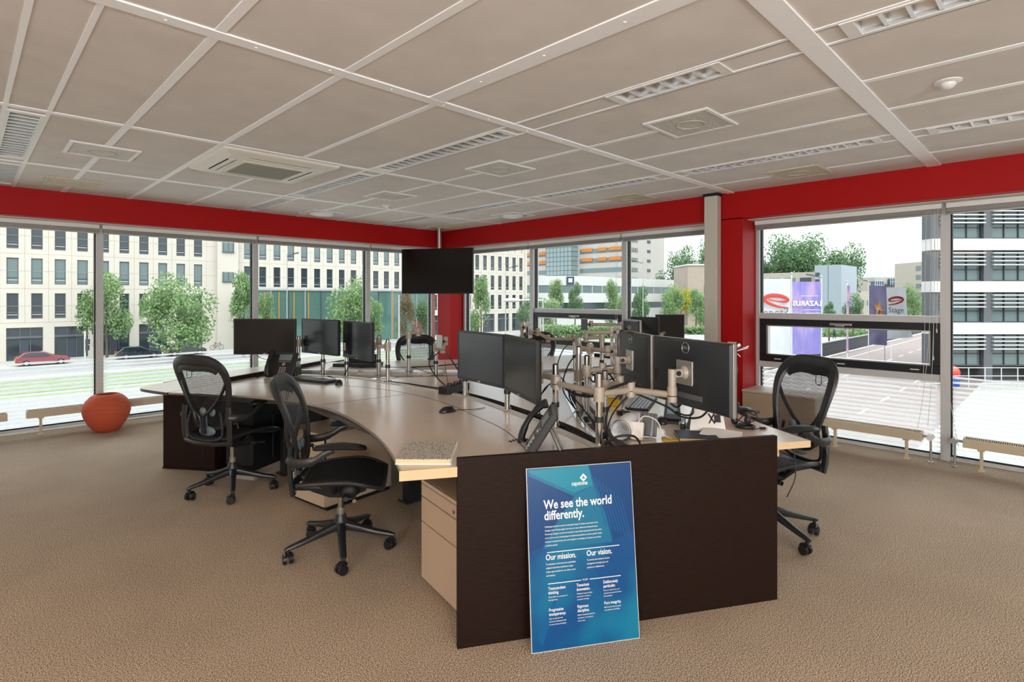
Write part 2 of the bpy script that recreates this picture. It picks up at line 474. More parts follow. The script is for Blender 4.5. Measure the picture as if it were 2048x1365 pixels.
# ------------------------------------------------------------------ windows
n_win = 0
def window(side, a, b, awning=False):
    """one bay from a to b along the wall; glass, posts, film, and the dark opening light"""
    global n_win
    n_win += 1
    if side == 'L':   # runs along X at Y = GY
        T = Matrix.Translation((0, GY, 0))
    else:             # runs along Y at X = GX
        T = Matrix.Translation((GX, 0, 0)) @ Matrix.Rotation(R(90), 4, 'Z')
    # in the local frame u runs along the wall; +v points outwards for L, inwards is -v; for R outwards is -v
    s = 1 if side == 'L' else -1
    root = empty('window_%d' % n_win); struct(root)
    def lb(mb, u0, u1, v0, v1, z0, z1): mb.bx(u0, u1, s * v0, s * v1, z0, z1, T)
    fr = MB()
    lb(fr, b - 0.035, b + 0.035, -0.07, 0.06, 0, BZ)
    lb(fr, a, b, -0.03, 0.05, 0.0, 0.035); lb(fr, a, b, -0.03, 0.05, 2.285, BZ)
    fr.build('window_frame', alu, root, smooth=0)
    gk = MB(); lb(gk, b - 0.047, b - 0.035, -0.02, 0.03, 0.035, 2.285); lb(gk, a + 0.035, b - 0.047, -0.02, -0.012, 0.035, 0.05)
    gk.build('gasket', blackm, root, smooth=0)
    if awning:
        r = MB(); lb(r, a + 0.035, b - 0.035, -0.05, 0.04, 1.255, 1.32); lb(r, a + 0.035, b - 0.035, -0.05, 0.04, 0.715, 0.78)
        r.build('transom', alu, root, smooth=0)
        d = MB(); u0, u1 = a + 0.035, b - 0.035
        lb(d, u0, u1, -0.055, 0.03, 1.185, 1.256); lb(d, u0, u1, -0.055, 0.03, 0.779, 0.855)
        lb(d, u0, u0 + 0.075, -0.055, 0.03, 0.855, 1.185); lb(d, u1 - 0.075, u1, -0.055, 0.03, 0.855, 1.185)
        df = d.build('opening_frame', navy, root, bevel=0.004, smooth=0)
        i = MB(); w = 0.012
        lb(i, u0 + 0.075, u1 - 0.075, -0.045, 0.03, 1.173, 1.186); lb(i, u0 + 0.075, u1 - 0.075, -0.045, 0.03, 0.854, 0.867)
        lb(i, u0 + 0.075, u0 + 0.087, -0.045, 0.03, 0.867, 1.173); lb(i, u1 - 0.087, u1 - 0.075, -0.045, 0.03, 0.867, 1.173)
        i.build('glazing_bead', brushed, root, smooth=0)
        c = (u0 + u1) / 2
        h = MB(); lb(h, c - 0.1, c + 0.1, -0.075, -0.055, 1.205, 1.228); lb(h, c - 0.035, c + 0.045, -0.095, -0.06, 1.195, 1.215)
        h.build('window_handle', brushed, root, bevel=0.004, smooth=0)
        for q in (0.12, 0.5, 0.88):
            e = MB(); uu = u0 + (u1 - u0) * q; lb(e, uu - 0.035, uu + 0.035, -0.058, -0.054, 0.808, 0.818)
            e.build('drain_cap', white, root, smooth=0)
        for z0, z1 in ((0.035, 0.715), (0.867, 1.173), (1.32, 2.285)):
            g = MB(); lb(g, a + 0.03, b - 0.03, 0.0, 0.006, z0, z1); g.build('pane', glass, root, smooth=0)
        fz = 0.715
    else:
        g = MB(); lb(g, a + 0.03, b - 0.03, 0.0, 0.006, 0.035, 2.285); g.build('pane', glass, root, smooth=0)
        fz = 0.77
    f = MB(); v = -0.004
    if side == 'L': f.quad((a + 0.036, GY + v, 0.036), (b - 0.036, GY + v, 0.036), (b - 0.036, GY + v, fz), (a + 0.036, GY + v, fz))
    else: f.quad((GX + v, a + 0.036, 0.036), (GX + v, b - 0.036, 0.036), (GX + v, b - 0.036, fz), (GX + v, a + 0.036, fz))
    f.build('striped_film', film, root, smooth=0)
    return root
lx = [-4.2, -2.41, -0.62, 1.174, 2.965, 4.755, 6.08]
for k in range(6): window('L', lx[k], lx[k + 1])
ry = [-4.37, -2.65, -0.93, 0.79, 2.49]
for k in range(4): window('R', ry[k], ry[k + 1], awning=(k == 3))
for k, (a, b) in enumerate(((2.83, 4.25), (4.25, 5.97), (5.97, 7.635))): window('R', a, b, awning=(k == 1))

# blinds drawn up under the beams, one per bay
blind_m = mat('blind_slats', '#aaa9a5', 0.45, 0.2)
cordm = mat('blind_cord', '#d8d6d0', 0.6)
def blind(side, a, b, label, cords=True):
    s = 1 if side == 'L' else -1
    c = (a + b) / 2; L = (b - a) - 0.03
    root = empty('window_blind', (c, GY - 0.12, 2.27) if side == 'L' else (GX - 0.12, c, 2.27), 0 if side == 'L' else R(-90), label, 'blind', 'drawn-up blinds')
    MB().box((0, 0, 0.055), (L, 0.055, 0.045)).build('headrail', white, root, bevel=0.003, smooth=0)
    m = MB()
    for k in range(7): m.box((0, 0, 0.028 - 0.0055 * k), (L - 0.01, 0.05, 0.0035))
    m.build('slat_stack', blind_m, root, smooth=0)
    MB().box((0, 0, -0.017), (L - 0.01, 0.045, 0.012)).build('bottom_rail', blind_m, root, bevel=0.003, smooth=0)
    for q in (-0.47, 0.0, 0.46):
        MB().box((q * L, -0.01, 0.078), (0.03, 0.04, 0.006)).build('bracket', brushed, root, smooth=0)
    if cords:
        for q in (L / 2 - 0.03, L / 2 - 0.055):
            ln = 1.35 if q < L / 2 - 0.04 else 1.1
            m = MB(); m.tube([(q, -0.035, 0.04), (q + 0.004, -0.038, -0.4), (q - 0.005, -0.036, 0.04 - ln)], 0.0016, 5)
            m.lathe([(0.002, 0), (0.006, -0.01), (0.007, -0.035), (0.003, -0.04)], 8, Matrix.Translation((q - 0.005, -0.036, 0.04 - ln)))
            m.build('pull_cord', cordm, root)
    return root
names_l = ['leftmost drawn-up blind in the left window wall', 'drawn-up blind left of the second post of the left window wall', 'grey drawn-up blind above the terracotta pot', 'grey drawn-up blind over the phone end of the desks', 'drawn-up blind over the three left monitors', 'short drawn-up blind beside the television, left side']
for k in range(2, 6): blind('L', lx[k] + (0.0), lx[k + 1], names_l[k])
blind('R', ry[2], ry[3], 'drawn-up blind at the right edge over the white louvred building')
blind('R', ry[3], ry[4], 'drawn-up blind between red pier and window post, over the flags')
blind('R', 2.83, 4.25, 'drawn-up blind beside the grey service column, over the forest')
blind('R', 4.25, 5.97, 'drawn-up blind over the dark-framed window behind the monitor arms')
blind('R', 5.97, 7.6, 'drawn-up blind just right of the television')
# long loose cords by the right window post
for k, (dy, ln, sw) in enumerate(((0.02, 1.95, 0.05), (0.05, 2.02, 0.10), (0.085, 1.55, 0.02), (-0.03, 2.1, -0.12))):
    m = MB(); y = 0.83 + dy
    m.tube(smooth_pts([(GX - 0.16, y, 2.27), (GX - 0.17, y + 0.01, 2.27 - ln * 0.5), (GX - 0.19, y + sw * 0.5, 2.27 - ln * 0.8), (GX - 0.2, y + sw, 2.27 - ln)], 6), 0.0018, 5)
    o = m.build('blind_cord', cordm)
    tag(o, ['thin white cord hanging furthest left beside the right window post', 'thin white cord in front of the right window post', 'short white cord beside the right window post', 'thin white cord hanging furthest right at the right window post'][k], 'cord', 'hanging blind cords')

# ------------------------------------------------------------------ ceiling fittings
refl = mat('reflector_aluminium', '#e6e8e8', 0.35, 0.45)
tube_m = mat('fluorescent_tube', '#f2f2ee', 0.5)
def light_fitting(x0, x1, y0, y1, label):
    root = empty('ceiling_light', ((x0 + x1) / 2, (y0 + y1) / 2, HC), 0, label, 'light', 'recessed louvred ceiling lights')
    w, L = (x1 - x0) - 0.012, (y1 - y0)
    m = MB(); b = 0.016
    m.bx(-w / 2, -w / 2 + b, -L / 2, L / 2, -0.008, 0.09); m.bx(w / 2 - b, w / 2, -L / 2, L / 2, -0.008, 0.09)
    m.bx(-w / 2 + b, w / 2 - b, -L / 2, -L / 2 + 0.05, -0.008, 0.09); m.bx(-w / 2 + b, w / 2 - b, L / 2 - 0.05, L / 2, -0.008, 0.09)
    m.bx(-w / 2, w / 2, -L / 2, L / 2, 0.09, 0.1)
    m.build('light_housing', white, root, smooth=0)
    m = MB(); iw = w / 2 - b; a, c = -L / 2 + 0.05, L / 2 - 0.05
    for s in (-1, 1):
        prof = [(s * iw, -0.004), (s * iw * 0.93, 0.02), (s * iw * 0.75, 0.05), (s * iw * 0.45, 0.075), (s * 0.004, 0.085)]
        m.add([(p[0], y, p[1]) for y in (a, c) for p in prof], [(i, i + 1, i + 6, i + 5) for i in range(4)])
    m.build('reflector', refl, root)
    MB().cyl((0, a, 0.06), (0, c, 0.06), 0.008, n=10).build('lamp_tube', tube_m, root)
    m = MB(); n = max(4, int((c - a) / 0.088))
    for k in range(1, n):
        y = a + (c - a) * k / n
        m.add([(-iw, y - 0.008, -0.004), (iw, y - 0.008, -0.004), (iw, y + 0.008, -0.004), (-iw, y + 0.008, -0.004), (-iw * 0.9, y, 0.045), (iw * 0.9, y, 0.045)],
              [(0, 3, 2, 1), (0, 1, 5, 4), (2, 3, 4, 5), (1, 2, 5), (3, 0, 4)])
    for sx in (-0.96, 0.96): m.bx(sx * iw - 0.002, sx * iw + 0.002, a, c, -0.004, 0.012)
    m.build('louvre', refl, root, smooth=0)
    return root
lab = {(0.19, 4.56): 'ceiling light at the left edge, cooler and nearer one', (0.19, 6.42): 'reddish-tinted ceiling light at the left edge next to the red beam', (0.19, -0.9): 'ceiling light',
       (2.61, -0.9): 'large louvred ceiling light at the top right corner', (2.61, 1.20): 'short louvred ceiling light left of the broad diagonal strip', (2.61, 2.74): 'long louvred ceiling light right of the air conditioner',
       (2.61, 4.62): 'louvred ceiling light touching the right end of the air conditioner', (2.61, 6.42): 'small far ceiling light behind the air conditioner by the red beam',
       (4.66, -0.9): 'louvred ceiling light at the right edge below the motion detector', (4.66, 0.96): 'long louvred ceiling light left of the broad diagonal strip, above the red beam', (4.66, 2.79): 'dark-celled louvred ceiling light above the middle of the right beam',
       (4.66, 4.66): 'narrow far ceiling light above the television side of the right beam', (4.66, 6.42): 'farthest ceiling light, near the television pole'}
for (xa, xc), lst in slots.items():
    for a, b in lst:
        if (xa, a) == (0.19, -0.9): light_fitting(xa, xc, a, b, 'ceiling light directly above the camera'); continue
        light_fitting(xa, xc, a, b, lab[(xa, a)])

vent_in = mat('vent_grille', '#c9c7c0', 0.6, noise=0.25, nscale=90)
vent_in2 = mat('vent_grille_beige', '#c9c1ac', 0.6, noise=0.2, nscale=90)
def vent(x, y, label, far=False, s=0.45, open_=False):
    root = empty('ceiling_vent', (x, y, HC), 0, label, 'vent', 'square perforated ceiling vents')
    m = MB(); h = s / 2; b = 0.028
    for (p, q, r_, t_) in ((-h, h, -h, -h + b), (-h, h, h - b, h), (-h, -h + b, -h + b, h - b), (h - b, h, -h + b, h - b)):
        m.bx(p, q, r_, t_, -0.014, 0.0)
    m.build('vent_frame', white if not far else vent_in2, root, bevel=0.004, smooth=0)
    m = MB(); m.bx(-h + b, h - b, -h + b, h - b, -0.008, 0.0)
    k = -h + b + 0.006
    while k < h - b - 0.004:
        m.bx(-h + b, h - b, k, k + 0.004, -0.011, -0.008); k += 0.012
    m.build('grille', vent_in2 if far else vent_in, root, smooth=0)
    m = MB(); m.tube([(0.09 * math.cos(R(i)), 0.09 * math.sin(R(i)), -0.012) for i in range(0, 360, 20)], 0.004, 6, loop=True)
    m.lathe([(0.006, -0.014), (0.006, -0.008)], 8)
    m.build('duct_ring', vent_in2 if not far else vent_in, root)
    if open_:
        MB().lathe([(0.16, -0.008), (0.15, -0.03), (0.10, -0.045), (0.0, -0.05)], 20).build('diffuser', white, root)
    return root
vent(3.42, 1.76, 'large white-framed square ceiling vent left of the broad diagonal strip')
vent(3.42, 3.58, 'white-framed square ceiling vent in the middle of the ceiling')
vent(3.46, 5.43, 'small white-framed ceiling vent behind the long louvred light')
vent(3.5, 7.2, 'far ceiling vent with a white bulging diffuser above the left beam', open_=True)
vent(5.46, 1.74, 'beige ceiling vent close above the red beam on the right', True)
vent(5.48, 3.58, 'faint beige ceiling vent above the middle of the right beam', True)
vent(5.5, 5.5, 'far white ceiling vent with bulging diffuser near the right beam', open_=True)
vent(5.57, 7.1, 'beige ceiling vent beside the television pole', True)
vent(0.79, 5.37, 'white-framed grey ceiling vent at upper left, left of the air conditioner')
vent(0.80, 7.05, 'beige ceiling vent at far left close to the red beam', True)

ac_w = mat('aircon_plastic', '#dedbd0', 0.45)
root = empty('air_conditioner', (1.89, 4.98, HC), 0, 'square cream cassette air conditioner set in the ceiling', 'air conditioner')
m = MB(); h = 0.48
m.loft([[(-h, -h, 0), (h, -h, 0), (h, h, 0), (-h, h, 0)], [(-h + .01, -h + .01, -0.02), (h - .01, -h + .01, -0.02), (h - .01, h - .01, -0.02), (-h + .01, h - .01, -0.02)],
        [(-h + .09, -h + .09, -0.045), (h - .09, -h + .09, -0.045), (h - .09, h - .09, -0.045), (-h + .09, h - .09, -0.045)]])
m.build('casing', ac_w, root, bevel=0.012, smooth=0, seg=3)
m = MB(); q = 0.27
m.bx(-q, q, -q, q, -0.052, -0.044)
m.build('grille_frame', ac_w, root, bevel=0.003, smooth=0)
m = MB()
for k in range(26): m.bx(-q + 0.03, q - 0.03, -q + 0.04 + k * 0.018, -q + 0.049 + k * 0.018, -0.0555, -0.052)
m.build('intake_grille', mat('aircon_grille', '#8c8a7c', 0.6), root, smooth=0)
for k in range(4):
    T = Matrix.Rotation(R(90 * k), 4, 'Z')
    MB().box((0, -0.345, -0.036), (0.5, 0.07, 0.018), T).build('outlet', blackm, root, smooth=0)
    f = MB().box((0, -0.345, -0.047), (0.5, 0.045, 0.006), T @ Matrix.Translation((0, 0, 0)))
    f.build('air_flap', ac_w, root, bevel=0.002, smooth=0)

def detector(x, y, r, label, name='motion_detector'):
    root = empty(name, (x, y, HC), 0, label, 'detector')
    MB().lathe([(r, 0), (r, -0.006), (r * 0.8, -0.012), (r * .7, -0.012)], 24).build('mounting_ring', white, root)
    MB().lathe([(r * .6, -0.01), (r * .58, -0.022), (r * .4, -0.036), (r * .15, -0.042)], 24).build('dome', white, root)
detector(3.73, 0.45, 0.062, 'small white dome detector in the ceiling on the right')
detector(3.79, 6.05, 0.05, 'tiny white detector in the far ceiling', 'smoke_detector')

# service column by the pier
root = empty('service_column', (5.955, 2.80, 0), 0, 'pale grey floor-to-ceiling service column beside the red pier', 'column')
MB().bx(-0.05, 0.05, -0.075, 0.075, 0, 2.62).build('column_body', mat('service_column_paint', '#c4c1b6', 0.5), root, bevel=0.006, smooth=0)
MB().bx(-0.058, 0.058, -0.085, 0.085, 2.62, 2.65).build('column_cap', blackm, root, smooth=0)
MB().bx(-0.0515, -0.049, 0.03, 0.034, 0, 2.62).build('seam', alu, root, smooth=0)

# sockets on the pier
for z, lbl, nm in ((0.93, 'white blank wall box on the red pier, above the socket', 'wall_box'), (0.70, 'white wall socket on the red pier, the upper one with a round outlet', 'wall_socket'), (0.47, 'white wall socket low on the red pier', 'wall_socket')):
    root = empty(nm, (BX, 2.60, z), 0, lbl, 'socket')
    MB().bx(-0.035, 0, -0.045, 0.045, -0.075 if nm == 'wall_box' else -0.045, 0.075 if nm == 'wall_box' else 0.045).build('socket_case', offwhite, root, bevel=0.004, smooth=0)
    if nm == 'wall_socket':
        T = Matrix.Rotation(R(-90), 4, 'Y')
        MB().lathe([(0.028, 0.034), (0.028, 0.038), (0.022, 0.038), (0.021, 0.03), (0.001, 0.03)], 20, T).build('outlet', mat('socket_cream', '#d6cfae', 0.5), root)

# radiators on legs in front of the glass
def radiator(a, b, side, label, valve=None):
    L = abs(b - a); c = (a + b) / 2
    root = empty('low_radiator', (c, 7.90, 0) if side == 'L' else (6.20, c, 0), 0 if side == 'L' else R(-90), label, 'radiator', 'low radiators on legs')
    m = MB(); m.bx(-L / 2, L / 2, -0.06, -0.052, 0.195, 0.272); m.bx(-L / 2, L / 2, 0.052, 0.06, 0.195, 0.272)
    m.bx(-L / 2, L / 2, -0.052, 0.052, 0.195, 0.2); m.bx(-L / 2, -L / 2 + 0.01, -0.052, 0.052, 0.2, 0.272); m.bx(L / 2 - 0.01, L / 2, -0.052, 0.052, 0.2, 0.272)
    m.build('radiator_body', radiator_m, root, bevel=0.002, smooth=0)
    m = MB(); k = -L / 2 + 0.012
    while k < L / 2 - 0.012:
        m.bx(k, k + 0.004, -0.052, 0.052, 0.205, 0.268); k += 0.014
    m.build('fins', radiator_m, root, smooth=0)
    n = max(2, int(round(L / 0.75)) + 1)
    for i in range(n):
        x = -L / 2 + 0.12 + (L - 0.24) * i / (n - 1)
        l = MB().bx(x - 0.011, x + 0.011, -0.02, 0.02, 0.0, 0.195); l.bx(x - 0.024, x + 0.024, -0.05, 0.05, 0.178, 0.195)
        lg = l.build('leg', radiator_m, root, bevel=0.002, smooth=0)
        MB().bx(x - 0.02, x + 0.02, -0.03, 0.03, 0.0, 0.008).build('foot_plate', radiator_m, lg, smooth=0)
    if valve:
        s = valve
        x = s * (L / 2)
        v = MB().cyl((x, 0, 0.235), (x + s * 0.06, 0, 0.235), 0.012); v.cyl((x + s * 0.06, 0, 0.25), (x + s * 0.06, 0, 0.0), 0.0095)
        v.cyl((x + s * 0.06, 0, 0.012), (x + s * 0.06, 0, 0.0), 0.02)
        vo = v.build('supply_pipe', brushed, root)
        if s < 0 or side == 'R' and s > 0:
            MB().cyl((x + s * 0.06, -0.055, 0.235), (x + s * 0.06, 0.03, 0.235), 0.026, n=20).build('valve_knob', white if s > 0 else brushed, root)
    return root
radiator(-4.0, 0.35, 'L', 'long low beige radiator at the left edge of the window wall')
radiator(0.5, 2.95, 'L', 'low beige radiator behind the terracotta pot, ending at the desks')
radiator(3.1, 5.9, 'L', 'low beige radiator hidden behind the far desks')
# positive local x points to -Y on the right wall
radiator(0.93, 2.35, 'R', 'low beige radiator left of the right window post, with white valve', valve=1)
radiator(-1.6, 0.64, 'R', 'low beige radiator at the right edge, right of the window post', valve=-1)
radiator(3.1, 7.3, 'R', 'low beige radiator behind the monitor arms')

# cabinet under the flags
root = empty('low_cabinet', (6.18, 2.12, 0), 0, 'low cream cabinet under the window beside the red pier', 'cabinet')
MB().bx(-0.19, 0.19, -0.36, 0.36, 0.03, 0.48).build('cabinet_body', pedestal_m, root, bevel=0.003, smooth=0)
MB().bx(-0.2, 0.2, -0.37, 0.365, 0.48, 0.5).build('cabinet_top', mat('cabinet_top_cream', '#cfc4b2', 0.4), root, bevel=0.002, smooth=0)
MB().bx(-0.18, 0.18, -0.35, 0.35, 0.0, 0.03).build('plinth', blackm, root, smooth=0)
for s in (-1, 1):
    MB().bx(-0.205, -0.19, 0.004 if s > 0 else -0.355, 0.355 if s > 0 else -0.004, 0.04, 0.475).build('door', pedestal_m, root, bevel=0.002, smooth=0)

# television on its ceiling pole
tv = empty('television', cw(-1.238, 9.15, 0), dir_rot(-0.30, -0.95), 'large black television hanging on a pole in the corner', 'television')
MB().box((0, 0, 1.925), (1.29, 0.045, 0.75)).build('tv_bezel', blackp, tv, bevel=0.006, smooth=0)
MB().box((0, 0.0235, 1.932), (1.262, 0.003, 0.715)).build('tv_screen', mat('tv_glass', '#0a0b0d', 0.12), tv, smooth=0)
MB().box((0, -0.045, 1.9), (0.7, 0.05, 0.4)).build('tv_back', blackm, tv, bevel=0.01, smooth=0)
MB().box((0, -0.085, 1.95), (0.3, 0.04, 0.25)).build('tv_bracket', brushed, tv, bevel=0.004, smooth=0)
MB().cyl((0.02, -0.125, 1.85), (0.02, -0.125, 2.65), 0.034, n=20).build('ceiling_pole', brushed, tv)
MB().lathe([(0.075, 2.635), (0.075, 2.65)], 20, Matrix.Translation((0.02, -0.125, 0))).build('pole_flange', brushed, tv)

# terracotta pot
pot_c = cw(-4.54, 6.2, 0)
o = MB().lathe([(0.0081, 0.0), (0.1037, 0.0), (0.1215, 0.012), (0.1766, 0.09), (0.2122, 0.165), (0.226, 0.222), (0.2203, 0.285), (0.1968, 0.34), (0.1539, 0.388), (0.115, 0.411), (0.1021, 0.414), (0.0988, 0.4), (0.1215, 0.37), (0.1944, 0.28), (0.2066, 0.235), (0.162, 0.12), (0.1053, 0.03), (0.0081, 0.03)], 48).build('terracotta_pot', terracotta, smooth=50)
o.location = pot_c
tag(o, 'round empty terracotta pot on the floor by the window', 'pot')

# ------------------------------------------------------------------ the desk cluster
DT = 0.775
def rel(pts, o):
    """(sideways, forward) list -> local xy about world point o"""
    return [((cw(l, d) - o).x, (cw(l, d) - o).y) for l, d in pts]
def spl(pts, n=6):
    return [(p.x, p.y) for p in smooth_pts([(a, b, 0) for a, b in pts], n)]
A_front = spl([(-2.60, 4.19), (-2.25, 4.115), (-1.90, 4.03), (-1.57, 3.88), (-1.29, 3.69), (-1.02, 3.385), (-0.77, 3.0), (-0.59, 2.64), (-0.463, 2.30)])
A_rail = spl([(0.425, 2.522), (0.3955, 2.67), (0.231, 3.04), (0.006, 3.467), (-0.36, 4.05), (-0.822, 4.484), (-1.023, 4.64), (-1.495, 4.985), (-2.31, 5.16)])
A_seam = spl([(0.10, 2.46), (-0.02, 2.95), (-0.20, 3.32), (-0.523, 3.86), (-0.944, 4.283), (-1.5, 4.55), (-2.45, 4.70)])
B_left = spl([(0.59, 2.563), (0.553, 2.903), (0.545, 3.263), (0.538, 3.97), (0.68, 4.6), (1.03, 5.3), (1.50, 6.12)])
B_front = spl([(2.16, 5.46), (1.75, 4.9), (1.55, 4.45), (1.44, 4.0), (1.40, 3.6), (1.42, 3.2), (1.505, 2.79)])
D_rail = spl([(-2.22, 5.42), (-1.9, 5.44), (-0.86, 5.46), (0.0, 5.50), (0.46, 5.54), (0.9, 5.76), (1.38, 6.24)])
D_front = spl([(0.78, 6.92), (0.4, 6.72), (0.0, 6.55), (-0.5, 6.42), (-1.0, 6.33), (-1.5, 6.25), (-2.0, 6.12)])
C_poly = spl([(0.425, 2.83), (0.33, 3.12), (0.10, 3.54), (-0.30, 4.14), (-0.75, 4.55), (-0.97, 4.71), (-1.20, 4.86)]) + \
         spl([(-1.20, 4.90), (-0.78, 4.985), (-0.26, 5.03), (0.2, 5.12), (0.66, 5.38), (1.12, 5.85)]) + \
         spl([(1.10, 5.70), (0.76, 5.2), (0.5, 4.6), (0.405, 4.1), (0.39, 3.7), (0.39, 3.2), (0.43, 2.83)])

def worktop(name, poly, o, parent, edge, z0=DT - 0.032, z1=DT):
    m = MB(); P = rel(poly, o); n = len(P)
    a2 = sum(P[i][0] * P[(i + 1) % n][1] - P[(i + 1) % n][0] * P[i][1] for i in range(n))
    if a2 < 0: P = P[::-1]
    m.add([(p[0], p[1], z1) for p in P], [tuple(range(n))])
    m.cur = 1
    m.add([(p[0], p[1], z0) for p in P] + [(p[0], p[1], z1) for p in P], [(i, (i + 1) % n, n + (i + 1) % n, n + i) for i in range(n)] + [tuple(reversed(range(n)))])
    return m.build(name, [desk_m, edge], parent, smooth=0)
def strip(name, line, o, parent, w, z0, z1, m_, r=None):
    P = [Vector(p + (0,)) for p in rel(line, o)]
    m = MB(); rings = []
    for i, p in enumerate(P):
        t = (P[min(i + 1, len(P) - 1)] - P[max(i - 1, 0)]).normalized(); s = Vector((-t.y, t.x, 0)) * w / 2
        rings.append([(p.x - s.x, p.y - s.y, z0), (p.x + s.x, p.y + s.y, z0), (p.x + s.x, p.y + s.y, z1), (p.x - s.x, p.y - s.y, z1)])
    m.loft(rings)
    return m.build(name, m_, parent, smooth=0)
def desk_leg(o, l, d, parent, m_=None):
    p = cw(l, d) - o
    m = MB(); m.box((p.x, p.y, 0.39), (0.09, 0.06, 0.70)); m.box((p.x, p.y, 0.20), (0.11, 0.08, 0.40)); m.box((p.x, p.y, 0.008), (0.16, 0.12, 0.016))
    return m.build('desk_leg', m_ or charcoal, parent, bevel=0.006, smooth=0)

# bench nearest the window on the left
oA = cw(-0.9, 3.7)
deskA = empty('curved_desk', oA, 0, 'birch-edged curved desk on the left, with open book, mouse and keyboard', 'desk', 'curved desks of the cluster')
deskA['label'] = 'curved desk on the left with the closed book, mouse and keyboard on it'
worktop('worktop', A_front + A_rail, oA, deskA, edge_dark, DT - 0.020)
MB().prism(rel([(-0.463, 2.300), (0.425, 2.522), (0.40, 2.72), (-0.40, 2.55)], oA), DT - 0.042, DT - 0.020).build('edge_block', desk_edge, deskA, smooth=0)
MB().prism(rel([(-0.468, 2.296), (0.425, 2.519), (0.424, 2.523), (-0.467, 2.300)], oA), DT - 0.042, DT + 0.0004).build('end_edging', desk_edge, deskA, smooth=0)
strip('front_lip', A_front, oA, deskA, 0.006, DT - 0.012, DT + 0.0006, mat('lip_silver', '#a39c92', 0.35, 0.4))
strip('cable_rail', A_rail, oA, deskA, 0.042, DT - 0.03, DT + 0.007, mat('rail_silver', '#c2beb6', 0.35, 0.35))
strip('panel_gap', A_seam, oA, deskA, 0.006, DT - 0.004, DT + 0.0008, edge_dark)
strip('panel_gap', [(-1.28, 3.71), (-0.79, 4.12)], oA, deskA, 0.003, DT - 0.004, DT + 0.0008, edge_dark)
for l, d in ((-0.74, 4.08), (-1.55, 4.55), (-0.02, 2.95), (-1.9, 4.7)): desk_leg(oA, l, d, deskA)
b = MB()
for l0, d0, l1, d1 in ((-2.35, 4.33, -1.6, 4.14), (-1.6, 4.14, -0.35, 2.7)):
    p, q = cw(l0, d0) - oA, cw(l1, d1) - oA
    b.tube([(p.x, p.y, 0.715), (q.x, q.y, 0.715)], 0.028, 4)
b.build('under_frame', mat('frame_grey', '#6d675e', 0.45, 0.3), deskA, smooth=0)

oB = cw(1.0, 3.9)
deskB = empty('curved_desk', oB, 0, 'curved desk on the right carrying the notebook, headset and silver-edged monitors', 'desk', 'curved desks of the cluster')
worktop('worktop', B_left + B_front, oB, deskB, desk_edge, DT - 0.034)
strip('cable_rail', B_left, oB, deskB, 0.03, DT - 0.03, DT + 0.006, brushed)
strip('cable_rail', [(l - 0.03, d) for l, d in B_left], oB, deskB, 0.012, DT - 0.06, DT - 0.035, brushed)
strip('front_lip', B_front, oB, deskB, 0.006, DT - 0.03, DT + 0.0006, edge_dark)
strip('panel_gap', [(1.23, 3.5), (1.42, 3.45)], oB, deskB, 0.003, DT - 0.004, DT + 0.0008, edge_dark)
for l, d in ((1.25, 3.0), (1.3, 4.2), (1.75, 5.3)): desk_leg(oB, l, d, deskB)
p, q = cw(0.62, 2.62) - oB, cw(1.38, 2.86) - oB
q2, p2 = cw(1.32, 3.1) - oB, cw(0.65, 3.0) - oB
MB().prism([(p.x, p.y), (q.x, q.y), (q2.x, q2.y), (p2.x, p2.y)], DT - 0.10, DT - 0.034).build('under_wedge', desk_edge, deskB, smooth=0)

oD = cw(-0.7, 5.9)
deskD = empty('curved_desk', oD, 0, 'far curved desk below the television, two chairs behind it', 'desk', 'curved desks of the cluster')
worktop('worktop', D_rail + D_front, oD, deskD, edge_dark, DT - 0.03)
strip('cable_rail', D_rail, oD, deskD, 0.03, DT - 0.028, DT + 0.006, brushed)
strip('cable_rail', [(l, d - 0.10) for l, d in D_rail[:-8]], oD, deskD, 0.02, DT - 0.05, DT - 0.02, brushed)
for l, d in ((-1.7, 5.9), (-0.2, 6.2), (0.6, 6.5)): desk_leg(oD, l, d, deskD)

oC = cw(0.0, 4.6)
deskC = empty('centre_table', oC, 0, 'three-pointed middle table between the curved desks', 'table')
worktop('worktop', C_poly, oC, deskC, edge_dark, DT - 0.025)
strip('edge_rail', C_poly[-26:], oC, deskC, 0.024, DT - 0.02, DT + 0.006, silver)
strip('edge_rail', [(l + 0.03, d) for l, d in C_poly[-26:]], oC, deskC, 0.006, DT - 0.07, DT - 0.004, silver)
strip('edge_rail', C_poly[37:62], oC, deskC, 0.03, DT - 0.022, DT + 0.004, beige)
tray = [(0.50, 2.60), (0.15, 3.45), (-0.55, 4.4), (-1.4, 5.0), (-2.2, 5.2), (-2.0, 5.5), (0.4, 5.6), (1.35, 6.1), (0.62, 4.6), (0.47, 3.9), (0.50, 3.2)]
worktop('cable_tray', spl(tray, 1), oC, deskC, blackm, DT - 0.17, DT - 0.16).data.materials[0] = blackm
for l, d in ((0.0, 4.4), (-0.3, 4.8), (0.3, 4.9)): desk_leg(oC, l, d, deskC)

